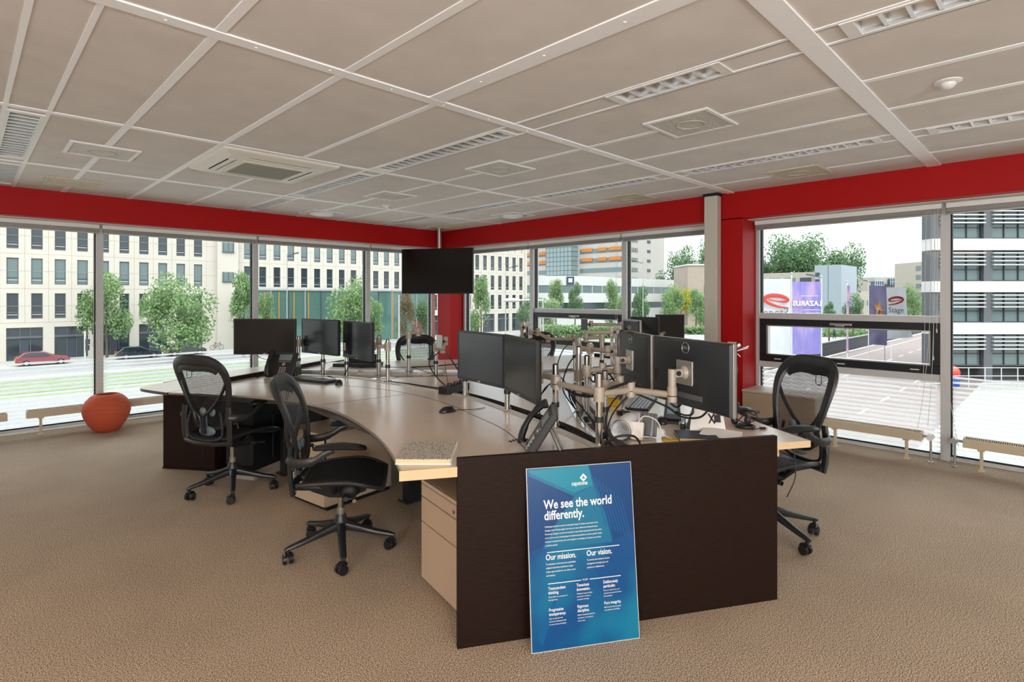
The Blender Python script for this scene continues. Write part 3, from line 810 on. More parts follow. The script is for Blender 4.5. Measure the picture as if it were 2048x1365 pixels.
# the crescent at the left end
oE = cw(-2.65, 5.0)
end = empty('end_table', oE, 0, 'pointed crescent table at the left end of the desks on a dark wood base', 'table')
E_out = spl([(-2.61, 4.187), (-2.80, 4.285), (-2.935, 4.375), (-2.965, 4.45), (-2.945, 4.62), (-2.87, 4.95), (-2.63, 5.75), (-2.24, 6.45), (-1.94, 6.40)])
worktop('table_top', E_out, oE, end, edge_dark, DT - 0.022)
pa, pb, pc, pd = [cw(*q) - oE for q in ((-3.05 + 0.28, 4.80), (-2.555, 4.758), (-2.10, 6.20), (-2.40, 6.28))]
pa = cw(-3.05, 4.84) - oE; pd = cw(-2.35, 6.2) - oE
pm = cw(-2.82, 5.6) - oE
MB().prism([(pa.x, pa.y), (pb.x, pb.y), (pc.x, pc.y), (pd.x, pd.y), (pm.x, pm.y)], 0.0, DT - 0.022).build('base_panel', wenge, end, smooth=0)
v = (pb - pa).normalized()
for t_ in (0.0,):
    s0 = pa + (pb - pa) * 0.78
    nrm = (cw(0, 0) - cw(0, 1)).normalized() * 0.0015
    MB().box((s0.x + nrm.x, s0.y + nrm.y, 0.37), (0.003, 0.003, 0.74), rz=math.atan2(v.y, v.x)).build('joint_line', blackm, end, smooth=0)
    c0 = (pa + pb) / 2
    MB().box((c0.x + nrm.x * 3, c0.y + nrm.y * 3, 0.008), ((pb - pa).length, 0.012, 0.016), rz=math.atan2(v.y, v.x)).build('plinth_strip', wenge, end, smooth=0)

# raised end panels
def end_panel(l0, d0, l1, d1, h, label, th=0.028, out=1):
    a, b_ = cw(l0, d0), cw(l1, d1); c = (a + b_) / 2; v = b_ - a
    root = empty('desk_end_panel', c, math.atan2(v.y, v.x), label, 'panel', 'dark wood desk end panels')
    MB().bx(-v.length / 2, v.length / 2, 0, out * th, 0, h).build('wood_panel', wenge, root, bevel=0.0015, smooth=0)
    MB().bx(-v.length / 2 + 0.03, v.length / 2 - 0.03, out * th, out * (th + 0.004), 0.0, 0.03).build('foot_strip', charcoal, root, smooth=0)
    return root
end_panel(-0.232, 2.352, 1.314, 2.74, 0.811, 'large dark wood panel closing the near end of the desks, blue poster leaning on it')
end_panel(-2.44, 4.72, -2.05, 6.02, 0.811, 'dark wood panel separating the left crescent table from the desks', out=-1)
end_panel(2.02, 5.66, 1.0, 6.75, 0.811, 'dark wood panel closing the far end of the desks', out=-1)

# drawer pedestals
def pedestal(l0, d0, l1, d1, depth, h, label, lock=False):
    """front runs from (l0,d0) to (l1,d1) as seen from its user"""
    a, b_ = cw(l0, d0), cw(l1, d1); v = b_ - a; w = v.length
    root = empty('drawer_pedestal', (a + b_) / 2, math.atan2(v.y, v.x), label, 'drawer unit', 'drawer pedestals under the left desk')
    MB().bx(-w / 2, w / 2, 0.018, depth, 0.03, h).build('pedestal_body', pedestal_m, root, bevel=0.002, smooth=0)
    MB().bx(-w / 2 + 0.01, w / 2 - 0.01, 0.03, depth - 0.01, 0.0, 0.03).build('plinth', blackm, root, smooth=0)
    zs = [0.03, h * 0.60, h * 0.84, h - 0.02]
    for i in range(3):
        dr = MB().bx(-w / 2, w / 2, 0, 0.018, zs[i] + 0.003, zs[i + 1] - 0.003).build('drawer', pedestal_m, root, bevel=0.0015, smooth=0)
        MB().bx(w / 2 - 0.0, w / 2 + 0.0025, 0.001, 0.016, (zs[i] + zs[i + 1]) / 2 - 0.03, (zs[i] + zs[i + 1]) / 2 + 0.03).build('finger_grip', blackm, dr, smooth=0)
    MB().bx(-w / 2, w / 2, 0.0, 0.018, h - 0.019, h).build('top_strip', pedestal_m, root, bevel=0.0015, smooth=0)
    if lock:
        MB().cyl((w / 2 - 0.035, 0.0, h * 0.9), (w / 2 - 0.035, -0.006, h * 0.9), 0.009, n=14).build('lock', silver, root)
pedestal(-1.65, 4.11, -1.3056, 3.844, 0.595, 0.535, 'cream three-drawer pedestal beneath the desk behind the nearest chair')
pedestal(-0.475, 2.903, -0.250, 2.57, 0.58, 0.543, 'cream drawer pedestal with a small lock tight against the dark end panel', True)

# computers under the left end of the desk
def pc_tower(l, d, rz, label, mount=0.1):
    root = empty('computer_tower', cw(l, d), rz, label, 'computer', 'black computers under the left desk')
    MB().bx(-0.09, 0.09, -0.2, 0.2, mount, mount + 0.38).build('tower_case', blackp, root, bevel=0.004, smooth=0)
    MB().bx(-0.086, 0.086, -0.207, -0.2, mount + 0.01, mount + 0.37).build('front_panel', charcoal, root, bevel=0.003, smooth=0)
    MB().bx(0.02, 0.05, -0.2085, -0.207, mount + 0.05, mount + 0.07).build('sticker', mat('blue_sticker', '#3c6fae', 0.4), root, smooth=0)
    MB().bx(-0.1, 0.1, -0.18, 0.18, mount + 0.38, mount + 0.395).build('hanger', charcoal, root, smooth=0)
pc_tower(-2.08, 4.95, dir_rot(0.25, 1.0), 'black computer tower hanging under the desk beside the left chair', 0.12)
pc_tower(-1.80, 5.02, dir_rot(0.25, 1.0), 'black computer tower further right under the left desk', 0.12)
root = empty('cable_cabinet', cw(-2.1, 5.3), dir_rot(0.30, 0.957), 'long black cabinet with a pale base under the left desk', 'cabinet')
MB().bx(-0.05, 0.22, -0.75, 0.75, 0.075, 0.70).build('cabinet_body', blackm, root, bevel=0.002, smooth=0)
MB().bx(-0.05, 0.23, -0.75, 0.75, 0.0, 0.075).build('base_rail', beige, root, smooth=0)

# ------------------------------------------------------------------ monitors
def dell_logo(parent, z, y, s):
    m = MB(); m.tube([(s * math.cos(R(a)), y, z + s * math.sin(R(a))) for a in range(0, 360, 15)], s * 0.07, 6, loop=True)
    m.build('logo_ring', brushed, parent)
    # letters read from behind the screen
    x = 0.62 * s
    t = text_mesh('logo_letters', 'DELL', s * 0.74, brushed, parent, (0.0, y - 0.0012, z - s * 0.2), (R(90), 0, 0), 0.0006, 'CENTER', bold=s * 0.012)
def monitor(lL, dL, lR, dR, z0, z1, facing, label, edge='black', logo=True):
    a, b_ = cw(lL, dL), cw(lR, dR); v = b_ - a; w = v.length; c = (a + b_) / 2
    rz = math.atan2(-v.y, -v.x) if facing == 'front' else math.atan2(v.y, v.x)
    root = empty('monitor', (c.x, c.y, z0), rz, label, 'monitor', 'desk monitors')
    h = z1 - z0
    # local +Y is the screen side; the panel's visible face sits on y = 0
    y = 0.0 if facing == 'front' else 0.045
    edge_m = blackp if edge == 'black' else mat('silver_bezel_side', '#9c9a96', 0.35, 0.6)
    MB().bx(-w / 2, w / 2, y - 0.022, y - 0.002, 0, h).build('bezel', edge_m, root, bevel=0.003, smooth=0)
    m = MB(); bz = 0.014
    for q in ((-w / 2, w / 2, 0, bz + 0.004), (-w / 2, w / 2, h - bz, h), (-w / 2, -w / 2 + bz, bz, h - bz), (w / 2 - bz, w / 2, bz, h - bz)):
        m.bx(q[0], q[1], y - 0.003, y + 0.001, q[2], q[3])
    m.build('screen_frame', blackp, root, smooth=0)
    MB().bx(-w / 2 + bz, w / 2 - bz, y - 0.003, y - 0.0005, bz + 0.004, h - bz).build('screen', screen, root, smooth=0)
    MB().bx(-0.014, 0.014, y + 0.0008, y + 0.0018, 0.005, 0.013).build('maker_badge', brushed, root, smooth=0)
    k = MB()
    k.loft([[(-w / 2 + .002, y - .022, .002), (w / 2 - .002, y - .022, .002), (w / 2 - .002, y - .022, h - .002), (-w / 2 + .002, y - .022, h - .002)],
            [(-w / 2 + .012, y - .034, .01), (w / 2 - .012, y - .034, .01), (w / 2 - .012, y - .034, h - .01), (-w / 2 + .012, y - .034, h - .01)],
            [(-w / 2 + .07, y - .045, .04), (w / 2 - .07, y - .045, .04), (w / 2 - .05, y - .045, h - .014), (-w / 2 + .05, y - .045, h - .014)]])
    k.build('back_cover', dellback, root, smooth=30)
    p = MB(); p.bx(-0.055, 0.055, y - 0.049, y - 0.045, h * 0.52 - 0.055, h * 0.52 + 0.055)
    vp = p.build('mounting_plate', brushed, root, smooth=0)
    s_ = MB()
    for sx in (-0.046, 0.046):
        for sz in (-0.046, 0.046): s_.cyl((sx, y - 0.049, h * .52 + sz), (sx, y - 0.0515, h * .52 + sz), 0.005, n=8)
    s_.build('screws', blackm, vp)
    bt = MB(); bt.bx(-w / 2 + 0.04, -w / 2 + 0.075, y - 0.047, y - 0.04, h * 0.3, h * 0.5)
    bt.build('cable_cover', charcoal, root, bevel=0.003, smooth=0)
    pr = MB(); pr.bx(-0.12, 0.12, y - 0.046, y - 0.044, 0.045, 0.07)
    pr.build('port_strip', mat('port_grey', '#55585c', 0.5), root, smooth=0)
    if logo and facing == 'back': dell_logo(root, h * 0.875, y - 0.0465, 0.026)
    return root
M1 = monitor(-2.555, 5.08, -1.985, 5.08, 0.97, 1.298, 'front', 'leftmost monitor, wide and facing the camera above the desk phone')
M2 = monitor(-2.015, 5.30, -1.555, 4.95, 0.968, 1.293, 'front', 'second monitor from the left, slightly turned')
M3 = monitor(-1.535, 5.03, -1.170, 4.61, 0.955, 1.285, 'front', 'third monitor from the left, turned to the left')
M4 = monitor(-0.377, 3.85, -0.054, 3.40, 0.935, 1.268, 'front', 'monitor in the middle of the photo with screen to the left')
M5 = monitor(-0.050, 3.38, 0.125, 2.86, 0.940, 1.272, 'front', 'steeply turned monitor right of the middle one, above the tilted phone')
M6 = monitor(0.675, 3.56, 0.735, 3.02, 0.955, 1.290, 'back', 'monitor seen from behind with a webcam on top', 'silver')
M7 = monitor(0.738, 2.96, 0.950, 2.42, 0.962, 1.293, 'back', 'nearest monitor seen from behind, with a large round logo', 'silver')
M8 = monitor(1.30, 6.05, 1.535, 5.80, 0.955, 1.285, 'front', 'far monitor with purplish screen behind the webcam')
M9 = monitor(1.60, 6.15, 1.93, 6.20, 0.96, 1.303, 'front', 'far black monitor furthest right, against the street window')
M10 = monitor(1.12, 5.65, 1.19, 5.25, 0.95, 1.275, 'back', 'far monitor seen edge-on with pale back, left of the purplish one', 'silver', False)

# ------------------------------------------------------------------ monitor arms
def sg(p, o):
    w = cw(p[0], p[1], p[2] if len(p) > 2 else 0)
    return w - o
def monitor_arm(label, base, top, collar=None, joints=None, plate=None, pr=0.0175, rings=(0.62,), plate_m=None, chrome=True, rise=None):
    """base (l, d); joints list of (l, d, z); plate = (l, d) facing direction"""
    o = cw(base[0], base[1], 0)
    root = empty('monitor_mount', (o.x, o.y, DT - 0.03), 0, label, 'monitor mount', 'silver monitor mounts')
    o = Vector((o.x, o.y, DT - 0.03))
    P = lambda l, d, z: cw(l, d, z) - o
    b0 = P(base[0], base[1], DT - 0.06)
    MB().cyl(b0, P(base[0], base[1], top), pr, n=20).build('pole', silver if chrome else brushed, root)
    MB().cyl(P(base[0], base[1], top), P(base[0], base[1], top + 0.006), pr * 0.95, pr * 0.6, n=16).build('pole_cap', charcoal, root)
    c = MB(); c.box(P(base[0], base[1], DT + 0.008), (0.075, 0.03, 0.012), rz=R(25)); c.box(P(base[0], base[1], DT - 0.05), (0.05, 0.07, 0.02)); c.box(P(base[0], base[1], DT - 0.02), (0.03, 0.02, 0.06))
    c.build('clamp', brushed, root, bevel=0.002, smooth=0)
    for k in rings:
        z = DT + (top - DT) * k * 0.6
        MB().cyl(P(base[0], base[1], z - 0.014), P(base[0], base[1], z + 0.014), pr * 1.25, n=16).build('cable_clip', charcoal, root)
    if collar is not None:
        m = MB(); m.cyl(P(base[0], base[1], collar - 0.035), P(base[0], base[1], collar + 0.035), pr * 1.55, n=20)
        m.build('collar', beige, root)
        prev = (base[0], base[1], collar)
        for j in joints or []:
            a, b_ = P(*prev), P(j[0], j[1], j[2])
            h = Vector((a.x, a.y, b_.z)) if abs(a.z - b_.z) < 0.05 else a
            MB().tube([h, b_], 0.0165, 12).build('arm_link', beige, root)
            MB().cyl(b_ + Vector((0, 0, -0.034)), b_ + Vector((0, 0, 0.04)), 0.023, n=18).build('arm_joint', beige, root)
            MB().cyl(b_ + Vector((0, 0, -0.006)), b_ + Vector((0, 0, -0.002)), 0.0238, n=18).build('joint_gap', blackm, root)
            prev = j
        if rise is not None:
            a = P(*prev); prev = (prev[0], prev[1], rise); MB().cyl(a, P(*prev) + Vector((0, 0, 0.02 if rise > a.z else -0.02)), 0.0195, n=16).build('riser', beige, root)
        if plate:
            e = P(*prev); pv = cw(plate[0], plate[1]); pv = pv.normalized()
            dist = plate[2] if len(plate) > 2 else 0.07
            q = e + pv * dist
            mid = e + pv * (dist * 0.45)
            hd = MB(); hd.box((e + pv * dist * 0.35), (0.03, dist * 0.75, 0.04), rz=math.atan2(-pv.x, pv.y))
            hd.ball(e + pv * (dist * 0.68), 0.02, 12)
            hd.build('tilt_head', beige, root, bevel=0.003)
            side = Vector((-pv.y, pv.x, 0))
            MB().cyl(e + pv * (dist * 0.35) - side * 0.022, e + pv * (dist * 0.35) + side * 0.022, 0.012, n=12).build('pivot_screw', charcoal, root)
            pm_ = plate_m or brushed
            k = MB(); k.box(q, (0.118, 0.005, 0.118), rz=math.atan2(-pv.x, pv.y))
            pl = k.build('end_plate', pm_, root, bevel=0.003, smooth=0)
            MB().cyl(q, q - pv * 0.018, 0.036, 0.022, n=20).build('plate_boss', beige, pl)
    return root
def ctr(m_, off=-0.125):
    """point behind a monitor's plate, as (l, d)"""
    f = Vector((-math.sin(m_.rotation_euler.z), math.cos(m_.rotation_euler.z), 0))
    p = Vector((m_.location.x, m_.location.y, 0)) + f * off
    return p.x * SA - p.y * CA, p.x * CA + p.y * SA
def fdir(m_):
    f = Vector((-math.sin(m_.rotation_euler.z), math.cos(m_.rotation_euler.z), 0))
    return f.x * SA - f.y * CA, f.x * CA + f.y * SA
def arm_to(label, base, top, collar, m_, via, **k):
    off = -0.125 if m_ in (M1, M2, M3, M4, M5, M8, M9) else -0.08
    l, d = ctr(m_, off); fx = fdir(m_)
    z = m_.location.z + 0.17
    j = [(v[0], v[1], collar) for v in via] + [(l, d, collar)]
    return monitor_arm(label, base, top, collar, j, (fx[0], fx[1], 0.072), rise=z, **k)
arm_to('chrome monitor arm carrying the leftmost monitor', (-2.03, 5.26), 1.12, 1.06, M1, [(-2.12, 5.33)])
arm_to('chrome monitor arm carrying the second monitor from the left', (-1.77, 5.18), 1.12, 1.05, M2, [])
arm_to('chrome monitor arm carrying the third monitor from the left', (-1.50, 5.02), 1.11, 1.05, M3, [(-1.36, 5.02)])
arm_to('chrome monitor arm carrying the monitor in the middle of the photo', (-0.342, 4.03), 1.11, 1.05, M4, [(-0.22, 3.92)])
arm_to('chrome pole in front of the power strip, second arm of the middle monitors', (-0.03, 3.53), 1.10, 1.04, M5, [(0.12, 3.38)])
monitor_arm('chrome arm with a short stub left of the television chair', (-1.06, 4.72), 1.13, 1.075, [(-1.19, 4.76, 1.075)], None)
monitor_arm('plain silver pole just left of the mesh chair behind the far desk', (-1.23, 5.11), 1.135, 1.09, [(-1.27, 5.30, 1.09)], None, chrome=False)
monitor_arm('silver arm with an empty square plate right of the far mesh chair', (-0.705, 5.13), 1.09, 1.03, [(-0.62, 4.95, 1.03), (-0.60, 4.98, 1.10)], (-0.8, -0.5, 0.06))
monitor_arm('grey arm reaching up behind the far mesh chair', (-1.0, 5.36), 1.16, 1.13, [(-0.92, 5.42, 1.15), (-0.98, 5.5, 1.22)], None, chrome=False)
monitor_arm('chrome pole with horizontal link left of the nearest tall pole', (0.24, 3.06), 1.125, 1.035, [(0.115, 3.25, 1.05)], (-0.4, -0.3, 0.09))
arm_to('nearest tall chrome pole whose jointed arm carries the large-logo monitor', (0.422, 2.684), 1.127, 1.028, M7, [(0.60, 2.80)])
monitor_arm('horizontal beige link fixed on the nearest tall chrome pole', (0.43, 2.72), 0.80, 1.026, [(0.245, 3.03, 1.026)], None, pr=0.006, rings=())
arm_to('chrome pole behind the tallest one, carrying the webcam monitor', (0.455, 3.37), 1.14, 1.05, M6, [(0.56, 3.42)])
monitor_arm('slim silver pole just left of the webcam monitor arm', (0.424, 3.52), 1.18, 1.0, [], None, pr=0.0185, chrome=False)
monitor_arm('chrome pole in the cable slot with a short beige link', (0.50, 2.98), 1.10, 1.02, [(0.60, 3.08, 1.02)], None)
monitor_arm('silver pole with black clip under the dark-framed window', (0.62, 5.48), 1.135, 1.08, [(0.36, 5.52, 1.08), (0.26, 5.58, 1.14)], (-0.9, 0.35, 0.08))
monitor_arm('far arm with an upright grey plate in front of the dark-framed window', (1.05, 5.82), 1.15, 1.12, [(1.16, 5.9, 1.19), (0.86, 6.02, 1.20)], (-0.75, -0.4, 0.09), plate_m=charcoal)
monitor_arm('far arm with a pale plate beside the left post of the dark-framed window', (0.10, 5.50), 1.10, 1.07, [(0.10, 5.62, 1.19)], (0.85, -0.4, 0.07))
monitor_arm('chrome pole with two stacked joints left of the webcam monitor', (0.60, 4.25), 1.15, 1.10, [(0.70, 4.05, 1.10)], (0.9, 0.3, 0.07))
monitor_arm('far silver pole with a beige link right of the slot', (0.56, 4.62), 1.16, 1.06, [(0.80, 4.55, 1.06), (0.90, 4.40, 1.06)], (0.9, 0.2, 0.06), chrome=False)
monitor_arm('dark-jointed arm in front of the far edge-on monitor', (0.82, 5.05), 1.14, 1.12, [(0.66, 4.95, 1.13), (0.9, 5.0, 1.18)], (0.8, 0.3, 0.06))
arm_to('far silver mount holding the edge-on monitor', (1.02, 5.35), 1.12, 1.07, M10, [])
monitor_arm('far chrome pole behind the purplish monitor', (1.35, 6.02), 1.10, 1.06, [(1.45, 6.08, 1.08)], None)
monitor_arm('far chrome pole behind the furthest right monitor', (1.62, 6.02), 1.10, 1.06, [(1.76, 6.30, 1.1)], None)

# ------------------------------------------------------------------ mesh task chairs
def make_chair():
    root = empty('office_chair', (0, 0, 0), 0, 'black mesh office chair', 'chair', 'black mesh office chairs')
    st = MB()
    for k in range(5):
        T = Matrix.Rotation(R(72 * k + 90), 4, 'Z')
        rings = []
        for x, z, w, h in ((0.0, 0.155, 0.030, 0.030), (0.05, 0.150, 0.027, 0.030), (0.12, 0.132, 0.023, 0.024), (0.22, 0.108, 0.020, 0.018), (0.295, 0.094, 0.018, 0.015), (0.318, 0.088, 0.012, 0.010)):
            rings.append([(x, w * math.cos(2 * math.pi * i / 10), z + h * math.sin(2 * math.pi * i / 10)) for i in range(10)])
        st.loft(rings, True, True, T)
    st.lathe([(0.032, 0.12), (0.042, 0.13), (0.042, 0.18), (0.03, 0.215), (0.026, 0.225)], 20)
    st.build('star_base', charcoal, root)
    for k in range(5):
        a = R(72 * k + 90); T = Matrix.Translation((0.30 * math.cos(a), 0.30 * math.sin(a), 0)) @ Matrix.Rotation(a + R(60 + 37 * k), 4, 'Z')
        c = MB()
        for s in (-1, 1):
            c.cyl((s * 0.008, 0.012, 0.029), (s * 0.028, 0.012, 0.029), 0.029, 0.027, 20, T)
        c.cyl((0, 0, 0.05), (0, 0, 0.092), 0.010, n=10, M=T)
        c.tube([(0, -0.012, 0.055), (0, 0.012, 0.062), (0, 0.034, 0.05)], 0.017, 8, T, flat=(0.6, 1.4))
        c.build('caster', blackp, root)
    g = MB(); g.cyl((0, 0, 0.2), (0, 0, 0.40), 0.0175, n=18)
    g.build('gas_lift', silver, root)
    MB().cyl((0, 0, 0.215), (0, 0, 0.262), 0.023, n=18).build('lift_sleeve', mat('sleeve_grey', '#8f8c88', 0.4, 0.5), root)
    m = MB()
    m.loft([[(-.06, -.16, .39), (.06, -.16, .39), (.07, -.16, .43), (-.07, -.16, .43)], [(-.085, -.05, .355), (.085, -.05, .355), (.10, -.05, .44), (-.10, -.05, .44)],
            [(-.09, .06, .35), (.09, .06, .35), (.11, .06, .44), (-.11, .06, .44)], [(-.06, .15, .375), (.06, .15, .375), (.07, .15, .43), (-.07, .15, .43)]])
    m.ball((0.10, 0.06, 0.395), 0.048, 12, scale=(0.7, 1.2, 1)); m.ball((-0.10, 0.06, 0.395), 0.048, 12, scale=(0.7, 1.2, 1))
    m.tube([(-.19, -.02, .455), (-.13, -.02, .40), (.13, -.02, .40), (.19, -.02, .455)], 0.016, 8)
    m.build('tilt_mechanism', blackm, root)
    kn = MB(); kn.cyl((0.135, 0.05, 0.375), (0.185, 0.05, 0.375), 0.017, 0.014, 14); kn.cyl((-0.185, 0.05, 0.375), (0.135, 0.05, 0.375), 0.008, n=10); kn.cyl((-0.135, 0.05, 0.375), (-0.185, 0.05, 0.375), 0.017, 0.014, 14)
    kn.build('tension_knob', charcoal, root)
    MB().cyl((0.20, 0.10, 0.37), (0.207, 0.10, 0.37), 0.011, n=12).cyl((0.15, 0.10, 0.37), (0.20, 0.10, 0.37), 0.006).build('lever', silver, root)
    # seat
    def seat_xyz(u, w):          # u -1..1 sideways, w 0..1 back to front
        y = -0.19 + 0.44 * w
        hw = 0.205 + 0.045 * math.sin(min(w * 1.25, 1) * math.pi / 2) - 0.045 * max(0, w - 0.82) ** 1.2 * 6
        z = 0.452 + 0.030 * abs(u) ** 2.5 + 0.014 * math.sin(w * math.pi) - 0.11 * max(0, w - 0.58) ** 1.7 * 1.5
        return (u * hw, y, z)
    s = MB(); nu, nw = 12, 14
    s.add([seat_xyz(-1 + 2 * i / nu, j / nw) for j in range(nw + 1) for i in range(nu + 1)], [(j * (nu + 1) + i, j * (nu + 1) + i + 1, (j + 1) * (nu + 1) + i + 1, (j + 1) * (nu + 1) + i) for j in range(nw) for i in range(nu)])
    so_ = s.build('seat_mesh', seat_weave, root)
    sm = so_.modifiers.new('thick', 'SOLIDIFY'); sm.thickness = 0.008; sm.offset = 0
    rim = [seat_xyz(-1, j / 12) for j in range(13)] + [seat_xyz(-1 + 2 * i / 8, 1) for i in range(1, 8)] + [seat_xyz(1, 1 - j / 12) for j in range(13)] + [seat_xyz(1 - 2 * i / 8, 0) for i in range(1, 8)]
    MB().tube([(p[0], p[1], p[2] - 0.006) for p in rim], 0.017, 8, loop=True, up=(0, 0, 1), flat=(0.8, 1.0)).build('seat_frame', charcoal, root)
    # backrest
    def yb_(x, z):
        t_ = (z - 0.5) / 0.55
        return -0.215 - 0.02 * t_ - 0.125 * max(0, t_) ** 2.2 + 0.55 * x * x
    half = [(0.0, 1.047), (0.09, 1.047), (0.150, 1.035), (0.200, 1.0), (0.220, 0.94), (0.218, 0.87), (0.204, 0.78), (0.182, 0.69), (0.160, 0.615), (0.135, 0.56), (0.07, 0.535), (0.0, 0.53)]
    ol = half + [(-x, z) for x, z in reversed(half[1:-1])]
    sp_ = smooth_pts([(x, 0, z) for x, z in ol], 3, True)
    pts = [(p.x, yb_(p.x, p.z), p.z) for p in sp_]
    rad = [0.015 + 0.021 * max(0, (p[2] - 0.6) / 0.45) for p in pts]
    m = MB(); m.tube(pts + [], rad, 8, loop=True, up=(0, 1, 0), flat=(0.62, 1.1))
    # broad hood along the top
    m.build('back_frame', charcoal, root)
    top = [p for p in pts if p[2] > 0.985]
    right = sorted([p for p in top], key=lambda p: p[0])
    hd = MB(); hd.tube([(p[0] * 0.93, p[1] + 0.004, p[2] - 0.035 - 0.018 * (1 - abs(p[0]) / 0.25)) for p in right], 0.030, 8, up=(0, 1, 0), flat=(0.28, 1.0))
    hd.build('top_pad', charcoal, root)
    def width(z):
        c = [p for p in half]
        for i in range(2, len(c) - 1):
            if c[i][1] >= z >= c[i + 1][1]:
                f = (c[i][1] - z) / (c[i][1] - c[i + 1][1] + 1e-9)
                return c[i][0] + (c[i + 1][0] - c[i][0]) * f
        return 0.16 if z > 1 else 0.05
    b = MB(); zs = [0.54 + 0.49 * j / 20 for j in range(21)]
    b.add([(width(z) * (-1 + 2 * i / 12), yb_(width(z) * (-1 + 2 * i / 12), z) + 0.004, z) for z in zs for i in range(13)],
          [(j * 13 + i, j * 13 + i + 1, (j + 1) * 13 + i + 1, (j + 1) * 13 + i) for j in range(20) for i in range(12)])
    b.build('back_mesh', back_weave, root)
    # V yoke and lower loop
    y = MB()
    for s in (-1, 1):
        y.tube(smooth_pts([(s * 0.216, -0.262, 0.90), (s * 0.17, -0.265, 0.80), (s * 0.09, -0.275, 0.69), (s * 0.022, -0.278, 0.635), (s * 0.012, -0.27, 0.58), (s * 0.012, -0.262, 0.50)], 4), 0.0115, 8, flat=(0.8, 1.2))
    y.build('v_support', charcoal, root)
    lp = MB()
    lp.tube(smooth_pts([(-0.14, -0.245, 0.66), (-0.165, -0.25, 0.56), (-0.145, -0.25, 0.475), (0, -0.255, 0.452), (0.145, -0.25, 0.475), (0.165, -0.25, 0.56), (0.14, -0.245, 0.66)], 5), 0.0095, 8)
    lp.tube([(-0.21, -0.225, 0.44), (-0.1, -0.25, 0.43), (0.1, -0.25, 0.43), (0.21, -0.225, 0.44)], 0.019, 8)
    lp.tube([(-0.08, -0.24, 0.43), (-0.06, -0.1, 0.41)], 0.022, 8); lp.tube([(0.08, -0.24, 0.43), (0.06, -0.1, 0.41)], 0.022, 8)
    lp.build('lower_frame', charcoal, root)
    pad = MB(); pad.ball((0, -0.232, 0.515), 0.05, 14, scale=(1.6, 0.35, 0.75)); pad.ball((0.045, -0.228, 0.655), 0.03, 12, scale=(1.0, 0.5, 1.1)); pad.ball((-0.045, -0.228, 0.655), 0.03, 12, scale=(1.0, 0.5, 1.1))
    pad.tube([(0, -0.245, 0.52), (0, -0.25, 0.65)], 0.014, 8)
    pad.build('lumbar_support', blue_grey, root)
    for s in (-1, 1):
        up_ = MB(); up_.tube(smooth_pts([(s * 0.205, -0.225, 0.425), (s * 0.215, -0.235, 0.50), (s * 0.215, -0.24, 0.60), (s * 0.205, -0.238, 0.70)], 4), 0.019, 8, flat=(1.25, 0.75))
        up_.build('side_upright', charcoal, root)
        a = MB(); a.tube(smooth_pts([(s * 0.222, -0.245, 0.640), (s * 0.258, -0.215, 0.625), (s * 0.282, -0.15, 0.625), (s * 0.288, -0.09, 0.645), (s * 0.289, -0.045, 0.675), (s * 0.288, 0.0, 0.695)], 5), [0.024] * 6 + [0.023] * 8 + [0.018] * 12, 10, up=(1, 0, 0), flat=(0.55, 1.1))
        a.build('arm_bracket', charcoal, root)
        pd_ = MB(); rr = []
        for t_, w, h in ((-0.115, 0.012, 0.006), (-0.105, 0.033, 0.013), (-0.05, 0.043, 0.018), (0.04, 0.046, 0.019), (0.11, 0.042, 0.016), (0.155, 0.032, 0.012), (0.165, 0.012, 0.005)):
            rr.append([(s * 0.288 + w * math.cos(2 * math.pi * i / 12), t_ + 0.01, 0.715 - 0.35 * t_ * t_ * 2 + h * math.sin(2 * math.pi * i / 12)) for i in range(12)])
        pd_.loft(rr); pd_.build('arm_pad', blackp, root, smooth=60)
        MB().cyl((s * 0.235, -0.225, 0.585), (s * 0.25, -0.20, 0.585), 0.012, n=10).tube([(s * 0.25, -0.205, 0.59), (s * 0.262, -0.20, 0.545)], 0.006).build('height_lever', charcoal, root)
    tg = MB(); tg.tube(smooth_pts([(-0.06, -0.315, 0.985), (-0.05, -0.32, 0.925), (-0.085, -0.32, 0.915), (-0.098, -0.318, 0.93), (-0.10, -0.315, 0.985)], 4), 0.0022, 6)
    tg.build('tag_loop', blackm, root)
    return root
chair = make_chair()
def put_chair(c, l, d, fl, fd, label, sz=1.0, dz=0.0, base_turn=0):
    p = cw(l, d, 0)
    place(c, (p.x, p.y, 0), dir_rot(fl, fd), label)
    c.scale = (1, 1, sz)
    if base_turn:
        for ch in COL.objects:
            if ch.parent is c and ch.name.split('.')[0] in ('star_base', 'caster'): ch.rotation_euler = (0, 0, R(base_turn))
chairs = [chair] + [copy_tree(chair) for _ in range(4)]
put_chair(chairs[0], -2.16, 4.28, 0.33, 0.945, 'black mesh office chair on the left, its back to the camera', base_turn=10)
put_chair(chairs[1], -1.015, 3.28, 0.985, 0.17, 'nearest black mesh office chair, seen from its side in front of the pedestal', 0.965, base_turn=-8)
put_chair(chairs[2], 1.61, 3.49, -0.97, -0.25, 'black mesh office chair at the right desk, turned to the camera', 1.03, base_turn=23)
put_chair(chairs[3], -1.17, 6.50, 0.02, -1.0, 'black mesh office chair behind the far desk under the television', 0.95)
put_chair(chairs[4], 0.26, 6.86, -0.20, -1.0, 'black mesh office chair half hidden behind the middle monitor, by the dark-framed window', 0.965)

